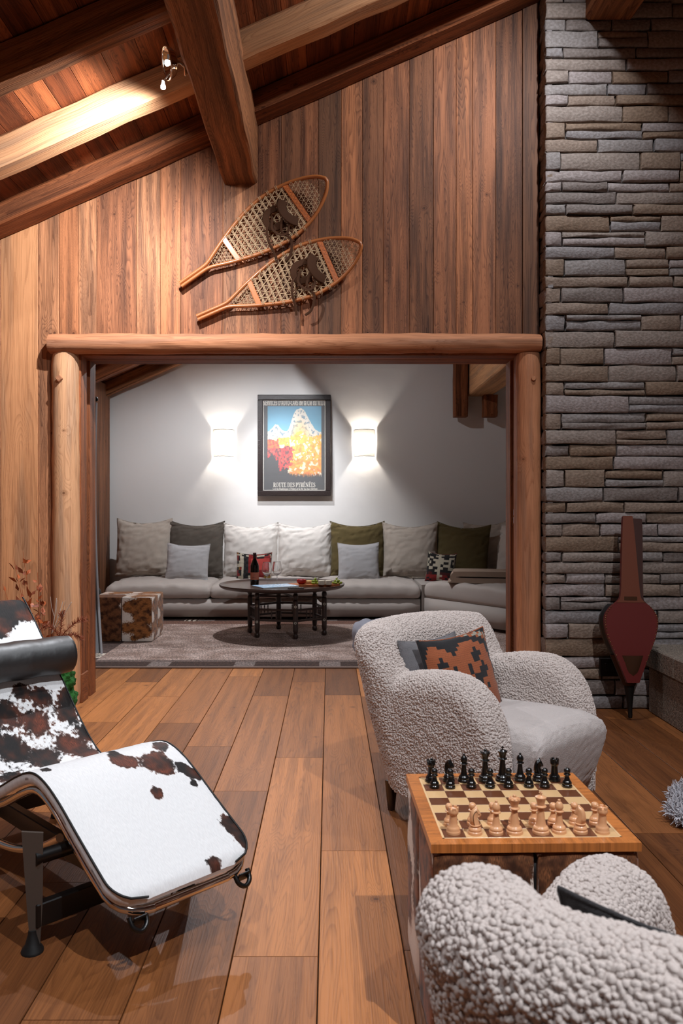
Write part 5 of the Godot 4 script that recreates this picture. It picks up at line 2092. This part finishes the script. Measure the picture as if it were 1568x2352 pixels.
func build_plants() -> void:
	var o := thing("dried_arrangement", "dried copper coloured branches and green moss in a basket behind the chaise", "plant", Vector3(-1.62, 0, -4.50))
	var m := MB.new()
	m.lathe(curve2([[.10, 0], [.13, .02], [.15, .12], [.14, .2], [.12, .22]], 4), 24)
	obj("basket", m, M.leather_brown, o)
	var leaf := MB.new()
	leaf.quad(Vector3(0, 0, 0), Vector3(.011, .016, .003), Vector3(0, .038, .0), Vector3(-.011, .016, .003))
	leaf.quad(Vector3(0, 0, -.001), Vector3(-.011, .016, .002), Vector3(0, .038, -.001), Vector3(.011, .016, .002))
	var lm := leaf.mesh()
	for s in 7:
		var tip := Vector3([-.16, -.09, -.02, -.20, -.13, .02, -.06][s], [.93, .98, .86, .80, .76, .78, .72][s], [.0, .05, .02, .06, -.04, .05, .08][s])
		var c := curve(PackedVector3Array([Vector3(-.02, .15, 0), Vector3(tip.x * .4, tip.y * .5, tip.z * .5), tip]), 8)
		var st := MB.new()
		var rad := PackedFloat32Array()
		for i in c.size():
			rad.append(lerpf(.003, .001, float(i) / c.size()))
		st.tube(c, rad, 5)
		obj("twig", st, M.copper_leaf, o)
		for k in 22:
			var f := rng.randf_range(.35, 1.0)
			var p := part("leaf", lm, M.copper_leaf if k % 3 else M.copper_leaf2, o)
			var at := c[int(f * (c.size() - 1))] + Vector3(rng.randf_range(-.035, .035), rng.randf_range(-.02, .03), rng.randf_range(-.03, .03)) * (1.3 - f)
			p.position = at
			p.rotation = Vector3(rng.randf_range(-1, 1), rng.randf() * TAU, rng.randf_range(-1.2, 1.2))
			p.scale = Vector3.ONE * rng.randf_range(.8, 1.5)
	for s in 3:
		var st := MB.new()
		var d := [Vector3(.10, .72, .06), Vector3(.13, .70, .04), Vector3(.19, .70, .08)][s] as Vector3
		var base := Vector3(.07, .52, .05)
		st.tube(PackedVector3Array([base, base.lerp(d, .5) + Vector3(.004, 0, 0), d]), .0022, 5)
		st.tube(PackedVector3Array([base.lerp(d, .5), base.lerp(d, .8) + Vector3(-.02, .0, .01), d + Vector3(-.03, .01, .01)]), .0014, 5)
		obj("pale_twig", st, M.pale_twig, o)
	# needled sprigs
	for s in 6:
		var d: Vector3 = [Vector3(.27, .61, .10), Vector3(.26, .50, .12), Vector3(.13, .64, .06), Vector3(.05, .57, .12), Vector3(.22, .45, .14), Vector3(.20, .36, .12)][s]
		var b := Vector3(.14, .54, .08)
		var c := curve(PackedVector3Array([Vector3(.05, .22, .03), b - Vector3(.02, .06, 0), b.lerp(d, .6) + Vector3(0, .008, 0), d]), 6)
		var nd := MB.new()
		nd.tube(c, .0025, 5)
		for i in range(5, c.size()):
			var t := (c[i] - c[i - 1]).normalized()
			for k in 12:
				var rv := Vector3(rng.randf_range(-1, 1), rng.randf_range(-1, 1), rng.randf_range(-1, 1)).normalized()
				var q := (rv - t * rv.dot(t)).normalized() * .022 + t * .014
				var p0 := c[i].lerp(c[i - 1], rng.randf())
				nd.tube(PackedVector3Array([p0, p0 + q]), PackedFloat32Array([.0016, .0005]), 3, false)
		obj("needle_sprig", nd, M.copper_leaf2, o)
	for s in 4:
		var ns := noise(FastNoiseLite.TYPE_SIMPLEX_SMOOTH, 26.0, 3, 5 + s)
		var r: float = [.085, .07, .06, .06][s]
		var mo := soft_box(Vector3.ONE * r * 2, r * .98, .008, null, func(p: Vector3) -> float: return .022 * ns.get_noise_3d(p.x, p.y, p.z))
		var p := obj("moss", mo, M.moss, o)
		p.position = [Vector3(.125, .27, .10), Vector3(.155, .17, .10), Vector3(.02, .26, .10), Vector3(-.08, .25, .06)][s]
	# shaggy sheepskin at the right edge
	var sk := thing("sheepskin", "shaggy pale grey sheepskin on the floor at the right edge", "sheepskin", Vector3(1.86, 0, -3.18))
	m = MB.new()
	var ring := PackedVector3Array()
	var outline := PackedVector2Array()
	for k in 40:
		var a := TAU * k / 40
		outline.append(Vector2(cos(a) * .50 * (1 + .06 * sin(a * 5)), sin(a) * .34 * (1 + .05 * cos(a * 3))))
	m.extrude(outline, 0, .03, Transform3D(Basis(Vector3.UP, .35) * Basis(Vector3.RIGHT, -PI / 2), Vector3.ZERO))
	obj("skin", m, M.sheep, sk)
	var tuft := MB.new()
	for k in 5:
		var a := TAU * k / 5
		var q := Vector3(cos(a), 0, sin(a)) * .008
		tuft.tube(PackedVector3Array([q * .3, q * .9 + Vector3(0, .028, 0), q * 2.2 + Vector3(.004, .045, 0), q * 3.0 + Vector3(.012, .05, 0)]), PackedFloat32Array([.005, .0045, .003, .0008]), 4, false)
	var mm := MultiMesh.new()
	mm.transform_format = MultiMesh.TRANSFORM_3D
	mm.mesh = tuft.mesh()
	mm.instance_count = 2600
	var turn := Basis(Vector3.UP, .35)
	for k in 2600:
		var a := rng.randf() * TAU
		var f := sqrt(rng.randf())
		if k < 500:
			f = rng.randf_range(.93, 1.0)
		var p := turn * Vector3(cos(a) * .50 * f * (1 + .06 * sin(a * 5)), .025, -sin(a) * .34 * f * (1 + .05 * cos(a * 3)))
		var tilt := Basis(Vector3(rng.randf_range(-1, 1), 0, rng.randf_range(-1, 1)).normalized(), rng.randf_range(0, .7))
		if f > .9:
			tilt = Basis(Vector3(p.z, 0, -p.x).normalized(), rng.randf_range(.5, 1.4))
		mm.set_instance_transform(k, Transform3D(tilt * Basis(Vector3.UP, rng.randf() * TAU) * rng.randf_range(.7, 1.2), p))
	var mi := MultiMeshInstance3D.new()
	mi.name = "wool"
	mi.multimesh = mm
	mi.material_override = M.sheep
	mi.set_meta("kind", "stuff")
	sk.add_child(mi)


func more_materials() -> void:
	var white := Color(.86, .86, .86)
	var brown := Color(.36, .17, .10)
	var black := Color(.075, .06, .06)
	var blobs := []
	# foot section: few spots (u 0 near .. 1 far, v 0 foot .. 1 head)
	for b in [[.99, .045, .09, .8], [.95, .07, .06, .8], [.985, .02, .06, .8], [.67, .008, .05, .7], [.53, .252, .052, .1], [.60, .243, .055, .12], [.56, .268, .036, .9], [.585, .287, .030, .95], [.73, .230, .068, .08], [.79, .214, .066, .1], [.80, .236, .050, .15], [.885, .262, .046, .8], [.94, .268, .036, .7], [.905, .205, .042, .85], [.94, .190, .045, .9], [.985, .180, .040, .9], [.905, .165, .028, .9], [.62, .168, .048, .35], [.085, .278, .030, .95], [.77, .302, .036, .8], [.68, .304, .036, .8], [.97, .300, .040, .2], [.45, .318, .04, .6], [.30, .33, .04, .6]]:
		blobs.append(b)
	var r := RandomNumberGenerator.new()
	r.seed = 5
	# seat and back: broad brown and black fields with white breaks left between
	for b in [[.15, .42, .108, .3], [.45, .40, .099, .2], [.80, .41, .117, .7], [.97, .45, .090, .4], [.25, .50, .126, .8], [.62, .47, .108, .2], [.90, .53, .108, .2], [.55, .55, .117, .7], [.05, .56, .108, .2], [.35, .60, .126, .9], [.78, .58, .099, .3], [.98, .60, .08, .8], [.62, .65, .117, .3], [.15, .66, .117, .8], [.90, .66, .099, .7], [.42, .69, .108, .5], [.75, .715, .090, .7], [.98, .705, .08, .9], [.05, .74, .08, .3], [.60, .735, .07, .6], [.25, .70, .1, .4]]:
		blobs.append(b)
	for k in 30:
		blobs.append([r.randf_range(-.02, .72), r.randf_range(.90, 1.0), r.randf_range(.08, .14), r.randf_range(.6, 1.0)])
	for k in 12:
		blobs.append([r.randf_range(.6, 1.02), r.randf_range(.945, 1.0), r.randf_range(.07, .11), r.randf_range(.6, 1.0)])
	T.chaise = hide_tex(640, 2000, 3.1, blobs, 70, white, brown, black, .25)
	T.hair = noise_tex(FastNoiseLite.TYPE_SIMPLEX_SMOOTH, .12, 3, 12, 512)
	mat("chaise_hide", Color(1, 1, 1), .62, {"tex": T.chaise, "relief": T.hair, "depth": .05, "spec": .3, "rim": .2})
	M.chaise_hide.uv1_scale = Vector3.ONE
	var tan := Color(.52, .30, .17)
	for k in 5:
		var bl := []
		var q: int = [12, 16, 26, 18, 60][k]
		for i in q:
			bl.append([r.randf(), r.randf(), r.randf_range(.10, .26), r.randf_range(0, .8) if k < 2 else r.randf_range(0, .35)])
		T["hide%d" % k] = hide_tex(448, 768, 1.7, bl, 90 + k * 5, Color(.90, .86, .82), [tan, Color(.45, .24, .14), tan, Color(.62, .40, .22), Color(.47, .30, .19)][k], Color(.20, .11, .07), .6)
		mat("hide_" + ["a", "b", "c", "d", "e"][k], Color(1, 1, 1), .65, {"tex": T["hide%d" % k], "spec": .3, "rim": .2})
	mat("walnut", Color(1.0, .80, .58), .35, {"tex": T.oak, "coat": .3})
	mat("walnut_square", Color(.40, .22, .12), .35, {"coat": .3})
	mat("walnut_square2", Color(.45, .26, .145), .35, {"coat": .3})
	mat("maple_square", Color(.89, .74, .55), .35, {"coat": .3})
	mat("maple_square2", Color(.86, .70, .50), .35, {"coat": .3})
	mat("ebony", Color(.022, .020, .020), .28, {"coat": .4})
	mat("boxwood", Color(.87, .65, .47), .36, {"coat": .3})
	mat("bellows_red", Color(.36, .05, .025), .5, {"coat": .15})
	mat("bellows_dark", Color(.22, .09, .05), .55)
	mat("bellows_wood", Color(.40, .19, .10), .5, {"coat": .15})
	mat("brass", Color(.45, .33, .20), .4, {"metal": .9})
	mat("iron", Color(.10, .085, .075), .5, {"metal": .6})
	mat("sconce_shade", Color(.92, .90, .86), .7, {"backlight": Color(.42, .41, .39)})
	mat("poster_frame", Color(.17, .13, .12), .35, {"relief": T.stone_rel, "depth": .2, "tri": true, "scale": 4.0})
	mat("poster_black", Color(.06, .055, .055), .5)
	mat("poster_white", Color(.86, .82, .76), .6)
	mat("poster_print", Color(1, 1, 1), .5, {"tex": poster_print()})
	mat("table_top", Color(.24, .16, .125), .35, {"relief": T.stone_rel, "depth": .12, "tri": true, "scale": 5.0, "coat": .25})
	mat("bottle", Color(.012, .016, .010), .08, {"spec": .6})
	mat("capsule", Color(.18, .03, .04), .4)
	mat("paper_label", Color(.80, .47, .36), .7)
	mat("paper", Color(.82, .81, .80), .7)
	var bn := noise(FastNoiseLite.TYPE_SIMPLEX_SMOOTH, 4.0, 4, 61)
	mat("book_cover", Color(1, 1, 1), .35, {"tex": picture(128, 96, func(u: float, v: float) -> Color:
		var a := bn.get_noise_2d(u * 2, v * 3)
		return Color(.50, .68, .82).lerp(Color(.90, .93, .96), clampf(a * 2.4 + .35 + (v - .5) * .6, 0, 1)))})
	mat("board_wood", Color(.92, .66, .42), .5, {"tex": T.oak})
	mat("pomegranate", Color(.62, .10, .08), .35)
	mat("pom_seed", Color(.55, .03, .05), .2)
	mat("grape", Color(.52, .60, .18), .25, {"backlight": Color(.12, .14, .03)})
	mat("grape2", Color(.60, .64, .22), .25, {"backlight": Color(.12, .14, .03)})
	mat("cheese", Color(.85, .80, .72), .8)
	mat("bread", Color(.80, .66, .44), .9)
	mat("copper_leaf", Color(.66, .33, .16), .6)
	mat("copper_leaf2", Color(.52, .25, .13), .6)
	mat("pale_twig", Color(.75, .68, .62), .6)
	mat("moss", Color(.10, .34, .08), .9, {"relief": T.hair, "depth": .6, "tri": true, "scale": 3.0})
	mat("sheep", Color(.72, .71, .73), 1.0, {"rim": .4})
	mat("rug_edge", Color(.50, .42, .38), .95)
	var rn := field(640, 448, .5, 2, 33, 1, 5)
	var rb := field(640, 448, .02, 3, 34)
	mat("rug", Color(1, 1, 1), 1.0, {"relief": T.hair, "depth": .3, "tex": picture(640, 448, func(u: float, v: float) -> Color:
		var x := int(u * 640)
		var y := int(v * 448)
		var k := .62 + .95 * rn[y * 640 + x] / 255.0
		var b := rb[y * 640 + x] / 255.0
		var c := Color(.44, .355, .315).lerp(Color(.66, .585, .55), b)
		if v > .92 or v < .055:
			c = Color(.22, .155, .13) if sin(u * 37) < .72 else Color(.42, .37, .35)
		elif v > .895:
			c = Color(.36, .30, .28)
		if v < .14 and v > .055:
			c = Color(.42, .30, .25)
		if u > .03 and u < .075:
			c = Color(.30, .24, .22)
		if v > .90 and u > .035 and u < .075:
			c = Color(.72, .66, .60) if (int(v * 448) % 6 > 2 or fmod(u * 640, 7.0) < 2.0) else Color(.25, .2, .18)
		if v > .78 and v < .86 and u < .075:
			c = Color(.70, .65, .60)
		if v < .06 and u > .15 and u < .19 and fmod(u * 640, 9.0) > 3.0:
			c = Color(.72, .68, .62)
		return Color(c.r * k, c.g * k, c.b * k))})
	var key := {"k": Color(.13, .125, .135), "o": Color(.60, .33, .20), "g": Color(.58, .57, .52), "w": Color(.72, .68, .60), "r": Color(.50, .10, .09), "y": Color(.50, .38, .14), "b": Color(.08, .06, .06), "p": Color(.70, .25, .22), "d": Color(.28, .07, .06)}
	M_kilims(key)


func M_kilims(key: Dictionary) -> void:
	var hooks := [
		"kkkkkkkkkkkkkkkoogkkkkkkkkkk",
		"kkkkkkkkkkkkkkkkogoogkkkkkkk",
		"kkkkkkkkkkkkkkkkkkoggogkkkkk",
		"kkkkkkkkkkkkkkkkkkkkoggogkkk",
		"kkkkkoookkkkkkooookkkkoogogk",
		"kkkkooooookkkoooooookkkkoogg",
		"kkkooooooookoooookooookkkkog",
		"kkoooookooooooookkkoookkkkko",
		"kkooookkkoooooookkoooookkkkk",
		"kooookkoookoookoookooookkwkk",
		"koookkkkookoookookkkoookkwwk",
		"kooookkkkkoookokkkkooookkwwk",
		"kooooookkkooookkkooooookwwwk",
		"koooooookooookooookoooookwwk",
		"kooooooooooookooooooooookwwg",
		"koooooooooooooooooooooookkww",
		"koooooooooooooooooooooookwww",
		"koooooooooooooooooooooookwwk",
		"kkooooooooooooooooooooookkwk",
		"kkoooooooooooooooooooookkkww",
		"kkoooooooooooooooooooookkkww",
		"kkkoooooooooooooooooookkkkwk",
	]
	mat("kilim_orange", Color(1, 1, 1), 1.0, {"tex": kilim_tex(hooks, key, 10, 3), "rim": .2})
	var red := [
		"yyybwwkbrrrrrrrrrrrr",
		"yrybwwbkrbbrrrrbbbrr",
		"wwwwwkbwrrbwwwbbrwbr",
		"brrbwwkbrrrbbbrrrrwb",
		"brrbwwbkrpppppppprbb",
		"wbbwwwkbrpppppppprrb",
		"wwwwwwbkrppppppppprr",
		"ybbyrwkbrpppppppprrr",
		"brrbbwbkrrrrrrrrrrrw",
		"brrrbwkbbrrrrrryyrww",
		"wbbwwwbkwwrrrryyyyww",
		"wwwwwwkbbwwrrbyyybww",
		"brrbwwbkbbwwrbbyybwb",
		"brrbwwkbwwbbbwwbbwww",
	]
	mat("kilim_red", Color(1, 1, 1), 1.0, {"tex": kilim_tex(red, key, 12, 9), "rim": .2})
	var drk := [
		"bbdbbwwbwbbbwwwb",
		"bwwwbbwwbbbwbbwb",
		"bbwbbbbwwbbwwwbb",
		"dbbbbbwwbbbbbbbb",
		"bbbwwbbwwbbwwwbb",
		"bwwbbwwwwwwwbbwb",
		"bwbwbbwwwbbwbwwb",
		"bwwbbwwwbwwwbbwb",
		"bbbwwbbwwbbwwwbb",
		"dbbbbbwwbbbbbbbd",
		"ddbddbbwdddddddd",
		"rrrrrrrwwrrbbrrr",
		"rrbbrrrwrrbrrbrr",
		"rbrrbrrwwrrbbrrd",
		"rrbbrrdbddrrrrrd",
		"ddrrrddddddddddd",
	]
	mat("kilim_dark", Color(1, 1, 1), 1.0, {"tex": kilim_tex(drk, key, 12, 10), "rim": .2})


func _ready() -> void:
	rng.seed = 20240
	# camera: level, a slight lens shift keeps the verticals upright
	var cam := Camera3D.new()
	cam.name = "camera"
	cam.position = Vector3(0, EYE, 0)
	cam.projection = Camera3D.PROJECTION_FRUSTUM
	cam.near = .05
	cam.far = 60.0
	cam.size = 2.0 * .05 * 1176.0 / 1830.0
	cam.frustum_offset = Vector2(28.0 / 1830.0, -8.0 / 1830.0) * .05
	var look := CameraAttributesPhysical.new()
	look.exposure_aperture = 7.0
	look.frustum_focus_distance = 3.6
	look.frustum_focal_length = 28.0
	cam.attributes = look
	cam.current = true
	add_child(cam)
	# sky and exposure
	var env := Environment.new()
	env.background_mode = Environment.BG_SKY
	var sky := Sky.new()
	var sm := ProceduralSkyMaterial.new()
	sm.sky_top_color = Color(.55, .66, .82)
	sm.sky_horizon_color = Color(.86, .88, .92)
	sm.ground_horizon_color = Color(.62, .63, .64)
	sm.ground_bottom_color = Color(.45, .45, .45)
	sm.sky_energy_multiplier = .32
	sm.ground_energy_multiplier = .32
	sky.sky_material = sm
	env.sky = sky
	env.tonemap_mode = Environment.TONE_MAPPER_LINEAR
	env.tonemap_exposure = 1.0
	env.sdfgi_enabled = true
	env.ssao_enabled = true
	env.ssil_enabled = true
	var we := WorldEnvironment.new()
	we.name = "environment"
	we.environment = env
	add_child(we)
	make_materials()
	more_materials()
	print("materials ", Time.get_ticks_msec())
	# lamps on the beams
	beam_lamp("chrome spotlight fixed to the left side of the heavy beam near the board wall", Vector3(-.79, 3.39, -3.88), -1, Vector3(-.5, -.85, -.32), 7.0, 84.0, Vector3(-.9, -.22, .38), Vector3(-.025, -.10, -.03))
	beam_lamp("chrome spotlight on the left side of the heavy beam above the viewer", Vector3(-.80, 3.45, -.9), -1, Vector3(-.1, -1, -.35), 4.0, 60.0)
	beam_lamp("chrome spotlight on the left side of the ridge beam near the viewer", Vector3(1.30, 4.25, -.1), -1, Vector3(-.34, -1, -.48), 15.0, 58.0)
	beam_lamp("chrome spotlight on the left side of the ridge beam near the chimney", Vector3(1.42, 4.36, -3.80), -1, Vector3(-.5, -.75, -.25), 4.2, 84.0)
	beam_lamp("chrome spotlight on the lounge beam above the tray table", Vector3(-.75, 3.37, -7.85), -1, Vector3(.05, -1, .0), 6.5, 86.0, Vector3.ZERO, Vector3.ZERO, .5)
	beam_lamp("chrome spotlight on the lounge beam close to the plaster wall", Vector3(-.76, 3.36, -8.72), -1, Vector3(.12, -1, -.53), 8.0, 25.0)
	beam_lamp("added chrome spotlight on the right side of the lounge beam, brightening the right corner", Vector3(-.37, 3.36, -7.85), 1, Vector3(.45, -.85, -.05), 1.1, 82.0, Vector3.ZERO, Vector3.ZERO, .6)  # added lamp, lifts the light in the right part of the lounge
	# the setting
	build_floor()
	build_wood_wall()
	build_opening()
	build_chimney()
	build_ceiling()
	build_shell()
	print("room ", Time.get_ticks_msec())
	# furniture
	var ch := build_armchair_meshes()
	var a1 := armchair(ch, "cream teddy fabric armchair behind the chess board with a kilim cushion", Vector3(.617, 0, -3.188), deg_to_rad(41.4))
	armchair(ch, "cream teddy fabric armchair seen from behind in the lower right foreground", Vector3(.628, 0, -1.09), deg_to_rad(142.5))
	build_chaise()
	print("seats ", Time.get_ticks_msec())
	cushion("kilim_cushion", "orange and charcoal kilim cushion leaning in the armchair", .335, .335, .12, M.kilim_orange, a1.transform * Vector3(-.075, .555, -.055), deg_to_rad(28), -.28, .10, 301, .004, .01, "", 40)
	cushion("grey_cushion", "plain grey cushion behind the kilim cushion in the armchair", .36, .36, .11, M.grey_cushion, a1.transform * Vector3(-.10, .52, -.165), deg_to_rad(43), -.25, .0, 302, .004, .01, "", 30)
	var a2t := Transform3D(Basis(Vector3.UP, deg_to_rad(142.5)), Vector3(.628, 0, -1.09))
	cushion("black_cushion", "charcoal cushion leaning in the foreground armchair", .44, .32, .085, M.black_felt, a2t * Vector3(.02, .56, -.168), deg_to_rad(142.5), -.3, .0, 303, .005, .02, "", 40)
	build_chess()
	build_snowshoes()
	build_bellows()
	build_sconce("glowing half round wall sconce left of the poster", Vector3(-1.31, 2.03, -9.898))
	build_sconce("glowing half round wall sconce right of the poster", Vector3(.435, 2.03, -9.898))
	build_poster()
	build_sofa()
	build_table()
	build_lounge_rest()
	build_plants()
	var ou := thing("wall_outlet", "small dark metal plate on the stone chimney behind the bellows", "outlet", Vector3(1.70, .26, -4.825))
	var m := MB.new()
	m.box(Vector3.ZERO, Vector3(.13, .11, .02), Basis(), .003)
	obj("plate", m, M.iron, ou)
	m = MB.new()
	m.box(Vector3(.0, 0, .011), Vector3(.07, .05, .004), Basis(), .001)
	obj("socket", m, M.black_plastic, ou)
	print("done ", Time.get_ticks_msec())
